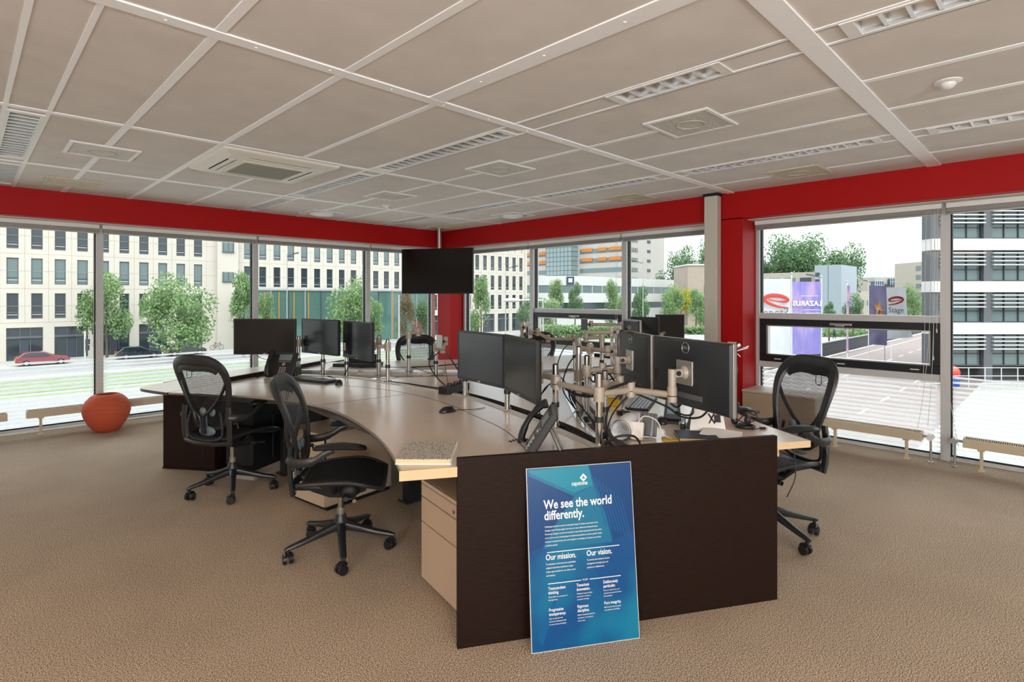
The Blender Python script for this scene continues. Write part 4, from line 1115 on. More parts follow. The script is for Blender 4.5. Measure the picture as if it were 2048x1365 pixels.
# ------------------------------------------------------------------ outside
G = -5.9                                   # street level
def om(name, hexc, rough=0.8, **k):
    c = lin(hexc); f = 0.46
    return mat(name, tuple(x * f for x in c[:3]) + (1,), rough, **k)
pave = om('paving', '#c9c6c0', noise=0.05, nscale=0.5)
asphalt = om('asphalt', '#a7a6a6', noise=0.05, nscale=0.6)
brickroad = om('brick_road', '#9c8a86', noise=0.07, nscale=0.8)
lawn = om('lawn', '#8d9f72', noise=0.15, nscale=1.5)
stone = om('stone_cladding', '#f5ece0', noise=0.03, nscale=0.4)
winframe = om('window_frame_grey', '#6f727a', 0.5)
winglass = om('facade_glass', '#3c4a52', 0.12, spec=0.8)
winglass_l = om('facade_glass_pale', '#7d9395', 0.12, spec=0.8)
spandrel = om('spandrel_blue_grey', '#8c8f9e', 0.5)
whitecl = om('white_cladding', '#f1f1f0', 0.5)
concrete = om('pale_concrete', '#cfc6b8', noise=0.04, nscale=0.3)
greenglass = om('green_glass', '#5f8a80', 0.08, spec=0.9)
orange_m = om('orange_screen', '#e58e3c')
yellow_m = om('yellow_fin', '#c89a3c')
steel = om('painted_steel', '#c8cacb', 0.4)
dark_m = om('dark_stone', '#4d4d52')

def gp(name, x0, x1, y0, y1, z, m, h=0.05):
    return struct(MB().bx(x0, x1, y0, y1, G + z - h, G + z).build(name, m, smooth=0))
gp('ground', -150, 420, -120, 330, 0, pave, 0.5)
gp('street_left', -150, 100, 66.8, 76.2, 0.02, asphalt)
gp('street_near', -150, 100, 30, 52, 0.02, asphalt)
gp('tram_lawn', -150, 98, 56, 65.5, 0.04, lawn)
gp('tram_lawn_strip', -150, 98, 53.2, 54.6, 0.04, lawn)
gp('street_right', 9, 330, 5.2, 20.4, 0.02, brickroad)
gp('verge', 60, 300, 36, 44, 0.05, lawn)
gp('verge_far', 82, 300, 52, 58, 0.05, lawn)
gp('cross_street', 60, 300, 45.5, 51, 0.03, asphalt)
gp('kerb_right', 9, 330, 20.4, 20.8, 0.15, whitecl, 0.2)
mk = MB()
for i in range(36):
    for y in (9.2, 14.6): mk.bx(16 + i * 6, 18.5 + i * 6, y, y + 0.15, G + 0.02, G + 0.028)
mk.bx(12, 300, 18.6, 18.75, G + 0.02, G + 0.028)
struct(mk.build('road_marking', whitecl, smooth=0))
mk = MB()
for y in (58.2, 59.65, 62.0, 63.45): mk.bx(-150, 98, y, y + 0.12, G + 0.04, G + 0.09)
struct(mk.build('tram_rail', steel, smooth=0))
for nm, a in (('kerb', (-150, 100, 76.2, 76.5)), ('kerb', (-150, 100, 66.4, 66.8)), ('kerb', (-150, 100, 52.0, 52.4))):
    gp(nm, *a, 0.14, whitecl, 0.2)

# --- stone office block along the street
bY = 85.7
root = empty('office_building', (45, bY, G), 0, 'long beige stone office block with rows of narrow windows across the street', 'building')
def B(x0, x1, y0, y1, z0, z1): return (x0 - 45, x1 - 45, y0 - bY, y1 - bY, z0 - G, z1 - G)
rows = [(-1.08, 1.91), (2.97, 6.02), (7.08, 10.12), (11.2, 14.2)]
colsL = [4.25 + 2.14 * k for k in range(-4, 10)]
colsR = [30.15 + 2.15 * k for k in range(28)]
m = MB()
ww = 0.52
xs = colsL + colsR
edges = []
prev = -6.0
for x in xs:
    m.bx(*B(prev, x - ww, bY, bY + 0.35, -1.6, 16)); prev = x + ww
m.bx(*B(prev, 90.2, bY, bY + 0.35, -1.6, 16))
for x in xs:
    zz = -1.6
    for k, (a, b) in enumerate(rows):
        if k == 1 and x < 24.5: pass
        m.bx(*B(x - ww, x + ww, bY, bY + 0.35, zz, a)); zz = b
    m.bx(*B(x - ww, x + ww, bY, bY + 0.35, zz, 16))
# ground floor piers
pairs = [(colsL[i], colsL[i + 1]) for i in range(0, 13, 2)]
prev = -6.0
for a, b in pairs:
    m.bx(*B(prev, a - 0.55, bY, bY + 0.35, G, -2.1)); prev = b + 0.55
for k in range(14):
    m.bx(*B(prev, colsR[2 * k] - 0.6, bY, bY + 0.35, G, -2.1)); prev = colsR[2 * k + 1] + 0.6
m.bx(*B(prev, 90.2, bY, bY + 0.35, G, -2.1))
m.bx(*B(-6, 90.2, bY, bY + 0.35, -2.1, -1.6))
m.bx(*B(-6, 90.2, bY + 0.35, bY + 14, G, 16)); 
m.bx(*B(25.8, 28.6, bY - 0.7, bY, G, 16))
m.build('wall', stone, root, smooth=0)
m = MB()
for z in (10.65, 6.5, 2.45, -1.55, 0.4, 4.5, 8.6): m.bx(*B(-6, 90.2, bY - 0.004, bY, z, z + 0.035))
for x in xs: m.bx(*B(x + 1.05, x + 1.08, bY - 0.004, bY, -1.6, 16))
m.build('cladding_joints', om('joint_tan', '#c4b29c'), root, smooth=0)
rest = MB(); cnt = 0
for x in xs:
    for k, (a, b) in enumerate(rows):
        if k == 0 and 29 < x < 60: continue
        if k == 3: continue
        w = MB()
        tgt = w if cnt < 92 else rest
        tgt.cur = 0
        tgt.bx(*B(x - ww, x + ww, bY + 0.16, bY + 0.2, a, b))
        tgt.cur = 1
        tgt.bx(*B(x - ww, x - ww + 0.07, bY + 0.1, bY + 0.17, a, b)); tgt.bx(*B(x + ww - 0.07, x + ww, bY + 0.1, bY + 0.17, a, b))
        tgt.bx(*B(x - ww, x + ww, bY + 0.1, bY + 0.17, b - 0.08, b)); tgt.bx(*B(x - ww, x + ww, bY + 0.02, bY + 0.17, a, a + 0.12))
        tgt.bx(*B(x - ww, x + ww, bY + 0.08, bY + 0.17, a + 0.72, a + 0.80))
        tgt.cur = 2
        tgt.bx(*B(x - ww + .08, x + ww - .08, bY + 0.12, bY + 0.15, a + 0.45, a + 0.52))
        if tgt is w: w.build('window', [winglass if (int(x * 7) + k) % 3 else winglass_l, winframe, whitecl], root, smooth=0)
        cnt += 1
rest.build('window', [winglass, winframe, whitecl], root, smooth=0)['kind'] = 'stuff'
for x in colsL:
    MB().bx(*B(x - ww, x + ww, bY + 0.1, bY + 0.2, 1.91, 2.97)).build('spandrel_panel', spandrel, root, smooth=0)
for a, b in pairs + [(colsR[2 * k], colsR[2 * k + 1]) for k in range(14)]:
    if 29 < a < 57: continue
    w = MB(); w.cur = 0; w.bx(*B(a - .55, b + .55, bY + 0.2, bY + 0.24, G, -2.1)); w.cur = 1
    for x in (a - .55, (2 * a + b) / 3 - .1, (a + 2 * b) / 3 + .1, b + .47): w.bx(*B(x, x + .08, bY + 0.12, bY + .22, G, -2.1))
    w.bx(*B(a - .55, b + .55, bY + 0.0, bY + .22, -3.35, -3.1)); w.cur = 2
    w.bx(*B((2 * a + b) / 3, (a + 2 * b) / 3, bY + 0.14, bY + .2, G, -3.3))
    w.build('shop_window', [winglass, winframe, mat('dark_infill', '#2c3340', 0.5)], root, smooth=0)
for z in (8.0, 3.75):
    w = MB(); w.cur = 0; w.bx(*B(26.5, 27.9, bY - 0.75, bY - 0.71, z, z + 1.3)); w.cur = 1
    w.bx(*B(26.45, 26.55, bY - 0.85, bY - .7, z, z + 1.3)); w.bx(*B(27.85, 27.95, bY - 0.85, bY - .7, z, z + 1.3)); w.bx(*B(27.2, 27.27, bY - 0.8, bY - .7, z, z + 1.3)); w.bx(*B(26.4, 28.0, bY - 0.9, bY - .7, z - .12, z))
    w.build('stair_window', [winglass_l, winframe], root, smooth=0)

# --- green glass pavilion in front of it
root = empty('glass_pavilion', (44, 80.2, G), 0, 'low green glass pavilion with orange fins in front of the stone block', 'building')
m = MB(); m.bx(-15.2, 15.2, 0, 5, 0, 8.3); m.build('glass_wall', greenglass, root, smooth=0)
m = MB(); m.bx(-15.4, 15.4, -0.15, 5, 8.3, 8.55); m.build('roof_edge', steel, root, smooth=0)
for k in range(13):
    MB().bx(-15.2 + k * 2.5, -15.1 + k * 2.5, -0.12, 0, 0, 8.3).build('mullion', steel if k % 2 else dark_m, root, smooth=0)
m = MB()
for k in range(20): m.bx(-15.2, 15.2, -0.02, 0, 3.4 + k * 0.25, 3.44 + k * 0.25)
m.build('glass_louvre', winglass_l, root, smooth=0)
for x in (-13.6, -11.6, -9.4, -7.2, -1.5, 7.5): MB().bx(x, x + 0.16, -0.1, 0, 0.3, 8.1).build('coloured_fin', yellow_m, root, smooth=0)
MB().bx(11.5, 13.6, -0.1, 0, 0, 3.4).build('entrance', mat('maroon_door', '#5a2f30', 0.5), root, smooth=0)

# --- low white building with dark window bands
def poly_building(name, poly, bands, label, cat='building', parts=None):
    c = Vector((sum(p[0] for p in poly) / len(poly), sum(p[1] for p in poly) / len(poly), G))
    root = empty(name, c, 0, label, cat)
    P = [(p[0] - c.x, p[1] - c.y) for p in poly]
    for nm, z0, z1, m_, off in bands:
        Q = [(x * (1 + off), y * (1 + off)) for x, y in P]
        MB().prism(Q, z0 - G, z1 - G).build(nm, m_, root, smooth=0)
    return root, c
wpoly = [(102.7, 81), (149, 81), (150, 100), (93.5, 100), (92.4, 91)]
root, c = poly_building('white_building', wpoly, [('wall', G, -1.5, whitecl, 0), ('window_band', -1.5, 0.1, winglass, -0.01), ('wall', 0.1, 2.4, whitecl, 0), ('window_band', 2.4, 4.2, winglass_l, -0.01), ('wall', 4.2, 6.4, whitecl, 0.0)], 'low white building with two dark window bands beyond the street trees')
m = MB()
for x in range(104, 148, 4): m.bx(x - c.x, x + 0.35 - c.x, 80.9 - c.y + 0.12, 81.3 - c.y, 8.3, 10.1)
m.build('band_posts', steel, root, smooth=0)
wp = Vector((101.3, 82.3, 0)) - Vector((c.x, c.y, 0)); dv = Vector((92.4 - 102.7, 91 - 81, 0)).normalized()
sgn = MB(); sgn.box((wp.x - 0.08, wp.y - 0.08, 5.3 - G), (1.8, 0.12, 1.9), rz=math.atan2(dv.y, dv.x))
sg_ = sgn.build('square_sign', mat('sign_navy', '#1f2f45', 0.5), root, smooth=0)
MB().box((wp.x - 0.16, wp.y - 0.16, 5.35 - G), (0.95, 0.06, 0.95), rz=math.atan2(dv.y, dv.x)).build('sign_centre', whitecl, sg_, smooth=0)

# --- tall block with orange sun screens and a glass stair tower
root = empty('tall_building', (160, 128, G), 0, 'tall pale block with orange sun screens and a glass stair tower', 'building')
MB().bx(0, 27, 106.7 - 128, 165 - 128, 0, 45).build('wall', om('block_grey', '#d5cfca', noise=0.03, nscale=0.2), root, smooth=0)
for k in range(9):
    z = 10.2 - 3.45 + 3.45 * k - G
    seg = [(-20.5, -2.5), (12.5, 34)] 
    for s0, s1 in seg:
        MB().bx(-0.06, 0, s0, s1, z - 0.1, z + 1.5).build('window_band', winglass_l, root, smooth=0)
        if k > 1:
            o = MB(); n = int((s1 - s0) / 6)
            for i in range(n):
                y0 = s0 + (s1 - s0) * i / n; o.bx(-0.35, -0.06, y0 + 0.15, y0 + (s1 - s0) / n - 1.0 - (i % 2) * 1.2, z + 0.5, z + 1.75)
            o.build('orange_screen', orange_m, root, smooth=0)
t_ = MB(); t_.bx(-3.5, 0, -1.5, 11, 0, 45); gt = t_.build('glass_tower', om('stair_glass', '#9fb5b8', 0.1, spec=0.8), root, smooth=0)
m = MB()
for k in range(26): m.bx(-3.56, -3.5, -1.5, 11, 1.7 * k, 1.7 * k + 0.1)
for k in range(8): m.bx(-3.56, -3.5, -1.5 + 1.75 * k, -1.4 + 1.75 * k, 0, 45)
for k in range(26): m.bx(-3.5, 0, -1.56, -1.5, 1.7 * k, 1.7 * k + 0.1)
m.build('tower_grid', dark_m, gt, smooth=0)
for k in range(6):
    z = 6.9 + 3.45 * k - G
    MB().bx(3.5, 6.8, 106.5 - 128, 106.7 - 128, z, z + 1.3).build('side_window', om('olive_panel', '#8f927a'), root, smooth=0)
    MB().bx(7.2, 8.6, 106.5 - 128, 106.7 - 128, z, z + 1.3).build('side_window', winglass_l, root, smooth=0)
    MB().bx(15, 17, 106.5 - 128, 106.7 - 128, z + 0.2, z + 1.1).build('small_window', winglass, root, smooth=0)

def cam_box_root(name, l, d, label, cat='building', z=G):
    p = cw(l, d, z)
    return empty(name, p, R(-44.9), label, cat)
# x runs to the right, y away from the camera
root = cam_box_root('brick_building', (1396 - 1024) / F * 140, 140, 'pale brick building in front of the forest, left of the service column')
MB().bx(-2.6, 14, 0, 12, 0, 15.3).build('wall', om('pale_brick', '#c9b8a8', noise=0.05, nscale=1), root, smooth=0)
MB().bx(-2.8, 14.2, -0.2, 12, 15.3, 15.7).build('roof_edge', whitecl, root, smooth=0)
for k in range(2):
    MB().bx(1.5, 4.5, -0.1, 0, 3.6 + 4.6 * k, 5.6 + 4.6 * k).build('window', winglass_l, root, smooth=0)

root = empty('grey_building', (121, 38, G), 0, 'long pale building with a tall blue-grey end tower behind the flags', 'building')
MB().bx(0.6, 12, -3.2, 11.5, 0, 12.4).build('wall', concrete, root, smooth=0)
for k in range(4): MB().bx(0.5, 0.6, -1.5 + 3 * k, 0.6 + 3 * k, 10.0, 11.3).build('window', winglass_l if k % 3 else winglass, root, smooth=0)
for k in range(4): MB().bx(0.5, 0.6, -1.5 + 3 * k, 0.6 + 3 * k, 5.0, 6.6).build('window', winglass, root, smooth=0)
MB().bx(-3, 8, -7.8, -3.2, 0, 13.5).build('end_tower', om('blue_grey_panel', '#b9c6d2', 0.5), root, smooth=0)
m = MB()
for k in range(9): m.bx(-3.05, -3.0, -4.1, -3.3, 1.0 + 1.3 * k, 1.7 + 1.3 * k)
m.build('tower_window_strip', winglass, root, smooth=0)
MB().bx(-3.04, -3.0, -5.6, -5.55, 0, 13.5).build('panel_joint', dark_m, root, smooth=0)

root = cam_box_root('apartment_building', (1790 - 1024) / F * 215, 215, 'far beige flats with blue stair windows on the horizon')
MB().bx(-19.5, -7.5, 0, 10, 0, 9.6).build('wall', concrete, root, smooth=0)
MB().bx(-7.5, 17, 2, 12, 0, 12.2).build('wall', concrete, root, smooth=0)
MB().bx(-7.3, 5, 1, 12, 12.2, 15.0).build('roof_block', concrete, root, smooth=0)
for x, z0, z1 in ((-8.2, 1, 13.4), (-2.2, 12, 14.4), (6.5, 11, 13.6), (11.5, 10.5, 13)):
    w = MB(); w.cur = 0; w.bx(x, x + 3.4, -0.6, 2.0, z0, z1); w.cur = 1
    for i in range(4): w.bx(x + 0.85 * i - 0.06, x + 0.85 * i + 0.06, -0.7, -0.6, z0, z1)
    k = z0 + 1.2
    while k < z1: w.bx(x, x + 3.4, -0.7, -0.6, k, k + .12); k += 1.6
    w.build('blue_window_tower', [om('blue_glass', '#4f7391', 0.15), whitecl], root, smooth=0)
for i in range(5): MB().bx(-18.6 + i * 1.9, -17.7 + i * 1.9, -0.1, 0, 4, 6).build('window', winglass_l, root, smooth=0)
root = cam_box_root('far_tower', (1862 - 1024) / F * 160, 160, 'far pale tower block beside the louvred building')
MB().bx(-2.2, 9, 0, 12, 0, 17.6).build('wall', om('far_tower_beige', '#d8cdbf'), root, smooth=0)
for i in range(6): MB().bx(-2.25, -2.2, 1, 3, 2 + 2.6 * i, 3.4 + 2.6 * i).build('window', winglass_l, root, smooth=0)

# --- white louvred building on the right
root = cam_box_root('louvred_building', (1865 - 1024) / F * 48, 48, 'near white office with grey columns and white sun louvres on the right')
M0 = None
def RB(x0, x1, y0, y1, z0, z1): return (x0, x1, y0, y1, z0 - G, z1 - G)
lv = [(-5.2, -4.55), (-1.75, -0.75), (1.9, 2.85), (5.55, 6.55)]
zr = [(-4.55, -1.75), (-0.75, 1.9), (2.85, 5.55), (6.55, 9.2)]
MB().prism([(0.05, 1.2), (30, 1.2), (40, 14), (12, 14)], 0, 13 - G).build('core', dark_m, root, smooth=0)
for z0, z1 in [(-1.75, -0.75), (1.9, 2.85), (5.55, 6.55), (9.2, 10.3)]:
    MB().bx(*RB(0, 30, 0, 1.3, z0, z1)).build('white_band', whitecl, root, smooth=0)
grey_c = om('grey_column', '#6f7378')
for x in (0.02, 4.55, 9.15, 13.75, 18.3): MB().bx(*RB(x, x + 0.75, 0.12, 1.3, G, 12)).build('grey_column', grey_c, root, smooth=0)
for i, x in enumerate((0.77, 5.3, 9.9, 14.5)):
    for z0, z1 in zr:
        w = MB(); w.cur = 0; w.bx(*RB(x, x + 3.8, 0.5, 0.55, z0, z1)); w.cur = 1
        w.bx(*RB(x, x + 3.8, 0.3, 0.5, z0, z0 + 0.1)); w.bx(*RB(x, x + 3.8, 0.3, 0.5, z1 - 0.1, z1)); w.bx(*RB(x, x + .1, 0.3, .5, z0, z1)); w.bx(*RB(x + 3.7, x + 3.8, 0.3, .5, z0, z1))
        w.bx(*RB(x + 1.25, x + 1.31, 0.4, .5, z0, z1)); w.bx(*RB(x + 2.5, x + 2.56, 0.4, .5, z0, z1)); w.bx(*RB(x, x + 3.8, 0.42, .5, (z0 + z1) / 2 - 0.35, (z0 + z1) / 2 - 0.3))
        wo = w.build('window', [winglass_l, dark_m], root, smooth=0)
        l_ = MB()
        for k in range(4): l_.bx(*RB(x - 0.1, x + 3.75, -0.15, 0.1, z1 - 0.3 - 0.34 * k, z1 - 0.2 - 0.34 * k))
        l_.build('sun_louvre', whitecl, wo, smooth=0)
# railing and deck beyond it
root = cam_box_root('street_railing', (1990 - 1024) / F * 44, 44, 'white railing of the walkway outside the right window')
for k in range(13): MB().cyl((-6 + k * 1.3, 0, 0), (-6 + k * 1.3, 0, 1.75), 0.035, n=8).build('post', whitecl, root)
for z in (0.5, 1.1, 1.75): MB().cyl((-6, 0, z), (10, 0, z), 0.03, n=8).build('rail', whitecl, root)
root = cam_box_root('red_blue_object', (1904 - 1024) / F * 45.5, 45.5, 'small red and blue rounded object behind the white railing')  # made-up shape for a red and blue thing not identified
MB().ball((0, 0, 1.15), 0.66, 14, scale=(0.85, 0.85, 0.9)).build('red_top', mat('signal_red', '#c7342c', 0.5), root)
MB().lathe([(0.42, 0.0), (0.52, 0.2), (0.5, 0.9)], 16).build('blue_base', mat('signal_blue', '#2c4f9c', 0.5), root)

# low dark wall along the right street
root = empty('canal_wall', (120, 21.2, G), 0, 'long low dark wall beside the brick street behind the flags', 'wall')
MB().bx(-95, 150, 0, 0.4, 0, 1.6).build('wall_body', dark_m, root, smooth=0)
MB().bx(-95, 150, -0.05, 0.45, 1.6, 1.7).build('coping', om('coping_grey', '#9a9aa0'), root, smooth=0)

# --- vegetation
def leaf_mat(name, a, b):
    m = bpy.data.materials.new(name); m.use_nodes = True
    nt = m.node_tree; p = nt.nodes['Principled BSDF']; p.inputs['Roughness'].default_value = 0.6
    tc = nt.nodes.new('ShaderNodeTexCoord'); n = nt.nodes.new('ShaderNodeTexNoise'); n.inputs['Scale'].default_value = 5.0; n.inputs['Detail'].default_value = 4
    r = nt.nodes.new('ShaderNodeValToRGB'); r.color_ramp.elements[0].position = 0.38; r.color_ramp.elements[1].position = 0.62
    r.color_ramp.elements[0].color = lin(a); r.color_ramp.elements[1].color = lin(b)
    nt.links.new(tc.outputs['Object'], n.inputs['Vector']); nt.links.new(n.outputs['Fac'], r.inputs['Fac']); nt.links.new(r.outputs[0], p.inputs['Base Color'])
    t = nt.nodes.new('ShaderNodeBsdfTranslucent'); nt.links.new(r.outputs[0], t.inputs[0])
    mx = nt.nodes.new('ShaderNodeMixShader'); mx.inputs[0].default_value = 0.45
    nt.links.new(p.outputs[0], mx.inputs[1]); nt.links.new(t.outputs[0], mx.inputs[2]); nt.links.new(mx.outputs[0], nt.nodes['Material Output'].inputs['Surface'])
    return m
leafs = {'green': leaf_mat('leaves_green', '#587348', '#8ba572'), 'dark': leaf_mat('leaves_dark', '#43603f', '#6c8a60'),
         'yellow': leaf_mat('leaves_yellow', '#8b9331', '#b8ae45'), 'red': leaf_mat('leaves_reddish', '#5a4234', '#7c774c')}
bark = om('bark', '#6b5f50')
def crown_mesh(name, m_, seed, n=5200, size=0.042, blobs=9, shape='round'):
    rnd = random.Random(seed); vs = []; fs = []
    B_ = []
    for i in range(blobs):
        a = rnd.uniform(0, 6.28); z = rnd.uniform(-0.62, 0.85); rr = (1 - abs(z) ** 1.8) * 0.50 if shape == 'round' else (0.55 - 0.38 * (z + 0.6) / 1.4)
        B_.append((rr * math.cos(a), rr * math.sin(a), z, rnd.uniform(0.34, 0.52) * (1 if shape == 'round' else 0.85)))
    B_.append((0, 0, -0.1, 0.66))
    for i in range(n):
        b = B_[rnd.randrange(len(B_))]
        u = rnd.gauss(0, 1), rnd.gauss(0, 1), rnd.gauss(0, 1); L_ = math.sqrt(sum(k * k for k in u)) + 1e-6
        q = b[3] * (rnd.random() ** 0.45)
        p = Vector((b[0] + u[0] / L_ * q, b[1] + u[1] / L_ * q, b[2] + u[2] / L_ * q))
        a = Vector((rnd.gauss(0, 1), rnd.gauss(0, 1), rnd.gauss(0, 0.6))).normalized(); c_ = a.orthogonal().normalized()
        c_ = (Matrix.Rotation(rnd.uniform(0, 6.28), 3, a) @ c_); d_ = a.cross(c_); s = size * rnd.uniform(0.6, 1.25)
        k = len(vs)
        vs += [p - c_ * s, p - d_ * s * 0.6, p + c_ * s, p + d_ * s * 0.6]; fs.append((k, k + 1, k + 2, k + 3))
    me = bpy.data.meshes.new(name); me.from_pydata([tuple(v) for v in vs], [], fs); me.materials.append(m_); me.update()
    return me
CR = {}
for kind in ('green', 'dark', 'yellow', 'red'):
    for s in range(3 if kind in ('green', 'dark') else 1):
        CR[kind, s] = crown_mesh('crown', leafs[kind], 11 * s + hash(kind[0]) % 1 + ord(kind[0]), shape='round' if s != 1 else 'cone')
def tree(px, d, wpx, y0, y1, kind, var, label, group):
    l = (px - 1024) / F * d
    z1 = EYE - (y0 - HY) * d / F; z0 = EYE - (y1 - HY) * d / F; w = wpx * d / F / 2
    z0 = max(z0, G + 0.8)
    p = cw(l, d, G)
    root = empty('street_tree', p, random.uniform(0, 6.28), label, 'tree', group)
    o = bpy.data.objects.new('crown', CR[kind, var]); COL.objects.link(o); o.parent = root
    h = (z1 - z0) / 2; o.location = (0, 0, (z0 + z1) / 2 - G); o.scale = (w * 1.05, w * 1.05, h * 1.02)
    m = MB(); ht = (z0 + z1) / 2 - G
    m.tube([(0, 0, 0), (0.05, 0, ht * 0.5), (0, 0.05, ht * 1.1)], [0.16, 0.12, 0.05], 8)
    for k in range(4):
        a = k * 1.6; m.tube([(0, 0, ht * (0.6 + 0.1 * k)), (math.cos(a) * w * 0.5, math.sin(a) * w * 0.5, ht * (0.85 + 0.1 * k))], [0.06, 0.02], 6)
    m.build('trunk', bark, root)
    return root
GT = 'trees along the street'
tree(214, 66, 112, 545, 690, 'green', 0, 'street tree cut by the first window post on the left, beside the red car', GT)
tree(357, 62, 150, 556, 714, 'green', 2, 'broad street tree above the left chair, in front of the dark cars', GT)
tree(487, 68, 80, 552, 690, 'green', 1, 'slender street tree above the leftmost monitor', GT)
tree(532, 72, 44, 585, 690, 'green', 0, 'small street tree just right of the second window post', GT)
tree(702, 74, 108, 560, 700, 'green', 2, 'street tree above the third monitor, cut by a window post', GT)
tree(748, 76, 50, 600, 680, 'green', 0, 'small street tree left of the television', GT)
tree(812, 84, 44, 588, 682, 'red', 0, 'reddish street tree directly below the television', GT)
tree(852, 88, 48, 592, 680, 'dark', 2, 'green street tree below the television beside the red column', GT)
tree(962, 88, 58, 558, 672, 'green', 1, 'slender street tree right of the red corner column', GT)
tree(1052, 112, 44, 598, 655, 'dark', 0, 'street tree behind the white curved street lamp', GT)
tree(1112, 112, 52, 563, 640, 'green', 1, 'street tree in front of the white building, left of its square sign', GT)
tree(1150, 116, 40, 566, 638, 'dark', 1, 'street tree in front of the white building below its square sign', GT)
tree(1092, 104, 70, 596, 662, 'green', 0, 'low bushy tree behind the dark-framed window, left side', GT)
tree(1222, 112, 46, 565, 660, 'green', 1, 'pointed street tree left of the middle window post', GT)
tree(1245, 108, 34, 584, 662, 'green', 0, 'street tree hidden by the middle window post', GT)
tree(1282, 118, 54, 574, 655, 'dark', 1, 'dark street tree right of the middle window post', GT)
tree(1345, 120, 58, 572, 645, 'green', 2, 'street tree beside the yellow one', GT)
tree(1362, 140, 56, 568, 640, 'yellow', 0, 'yellow-leaved tree in front of the pale brick building', GT)
tree(1392, 112, 50, 582, 664, 'green', 1, 'street tree next to the grey service column', GT)
tree(1412, 116, 50, 590, 660, 'green', 0, 'street tree half behind the grey service column', GT)
tree(1658, 92, 30, 604, 645, 'dark', 1, 'small dark tree right of the mirrored purple flag', GT)
tree(1706, 98, 44, 590, 650, 'dark', 0, 'dark round tree right of the narrow purple flag', GT)
tree(1826, 118, 44, 570, 645, 'green', 2, 'leafy tree right of the last white flag', GT)
tree(1854, 125, 30, 574, 640, 'dark', 1, 'leafy tree beside the far pale tower block', GT)
GF = 'tall trees of the woods'
for i, (px, d, w, y0, y1, k, v) in enumerate(((1342, 185, 74, 512, 640, 'dark', 0), (1372, 178, 84, 498, 640, 'dark', 2), (1405, 172, 84, 488, 640, 'dark', 0), (1438, 180, 84, 484, 640, 'dark', 2))):
    tree(px, d, w, y0, y1, k, v, ['tall dark tree at the left edge of the woods', 'second tall dark tree of the woods from the left', 'tallest dark tree of the woods, by the service column', 'tall dark tree of the woods behind the service column'][i], GF)
for i, (px, d, w, y0, y1, k, v) in enumerate(((1545, 150, 110, 478, 600, 'dark', 0), (1592, 146, 124, 484, 590, 'dark', 2), (1640, 142, 120, 474, 605, 'dark', 0), (1690, 140, 92, 490, 610, 'dark', 2), (1500, 150, 80, 480, 600, 'dark', 2))):
    tree(px, d, w, y0, y1, k, v, ['big broad tree at the left of the clump above the flags', 'big broad tree second from left above the flags', 'tallest big tree above the grey end tower', 'big tree at the right end of the clump above the flags', 'big tree behind the red pier'][i], 'big trees behind the flags')
# hedges
def hedge(px0, px1, d, h, label, kind='green', n=2600, dep=2.0):
    l0, l1 = (px0 - 1024) / F * d, (px1 - 1024) / F * d
    rnd = random.Random(px0); vs = []; fs = []; L_ = l1 - l0
    for i in range(n):
        p = Vector((rnd.uniform(0, L_), rnd.uniform(0, dep), h * (rnd.random() ** 0.7) * (0.85 + 0.15 * math.sin(i))))
        a = Vector((rnd.gauss(0, 1), rnd.gauss(0, 1), rnd.gauss(0, 1))).normalized(); c_ = a.orthogonal().normalized(); d_ = a.cross(c_); s = rnd.uniform(0.14, 0.3)
        k = len(vs); vs += [tuple(p - c_ * s), tuple(p - d_ * s), tuple(p + c_ * s), tuple(p + d_ * s)]; fs.append((k, k + 1, k + 2, k + 3))
    me = bpy.data.meshes.new('hedge'); me.from_pydata(vs, [], fs); me.materials.append(leafs[kind]); me.update()
    o = bpy.data.objects.new('hedge', me); COL.objects.link(o); o.location = cw(l0, d, G); o.rotation_euler = (0, 0, R(-44.9))
    tag(o, label, 'hedge')
hedge(1074, 1250, 98, 2.4, 'long green hedge behind the dark-framed window')
hedge(1255, 1420, 108, 1.6, 'low green hedge between the middle post and the service column')
hedge(1640, 1760, 101, 1.3, 'flowering green verge hedge behind the walking person', 'green', 1500, 6)
hedge(1800, 1866, 126, 2.0, 'green hedge below the far pale tower block', 'dark', 1200)

# --- flags
def flag(px, d, w, z1, z0, side, label, cloth, seed=0, turn=0.0, extra=None, pole=True, curl=0.0):
    """side -1: the cloth hangs to the left of the pole"""
    root = empty('flag_banner', cw((px - 1024) / F * d, d, G), R(-44.9) + turn, label, 'flag', 'flags in front of the office')
    MB().cyl((0, 0, 0), (0, 0, z1 - G + 0.35), 0.055, 0.04, 12).build('flag_pole', whitecl, root)
    MB().ball((0, 0, z1 - G + 0.4), 0.09, 10).build('pole_ball', steel, root)
    nx, nz = 10, 16; m = MB(); V = []
    for j in range(nz + 1):
        for i in range(nx + 1):
            u, v = i / nx, j / nz
            x = side * (0.06 + u * w * (1 + curl * (1 - v) ** 2 * 0.8)); z = z0 - G + (z1 - z0) * v - 0.10 * u * (1 - v) + curl * 0.6 * (1 - v) ** 2 * u
            y = 0.10 * math.sin(u * 7 + seed + v * 3) * u + 0.22 * curl * u * (1 - v)
            V.append((x, y, z))
    m.add(V, [(j * (nx + 1) + i, j * (nx + 1) + i + 1, (j + 1) * (nx + 1) + i + 1, (j + 1) * (nx + 1) + i) for j in range(nz) for i in range(nx)])
    m.build('flag_cloth', cloth, root, smooth=80)
    if extra: extra(root, w, z1 - G, z0 - G, side)
    return root
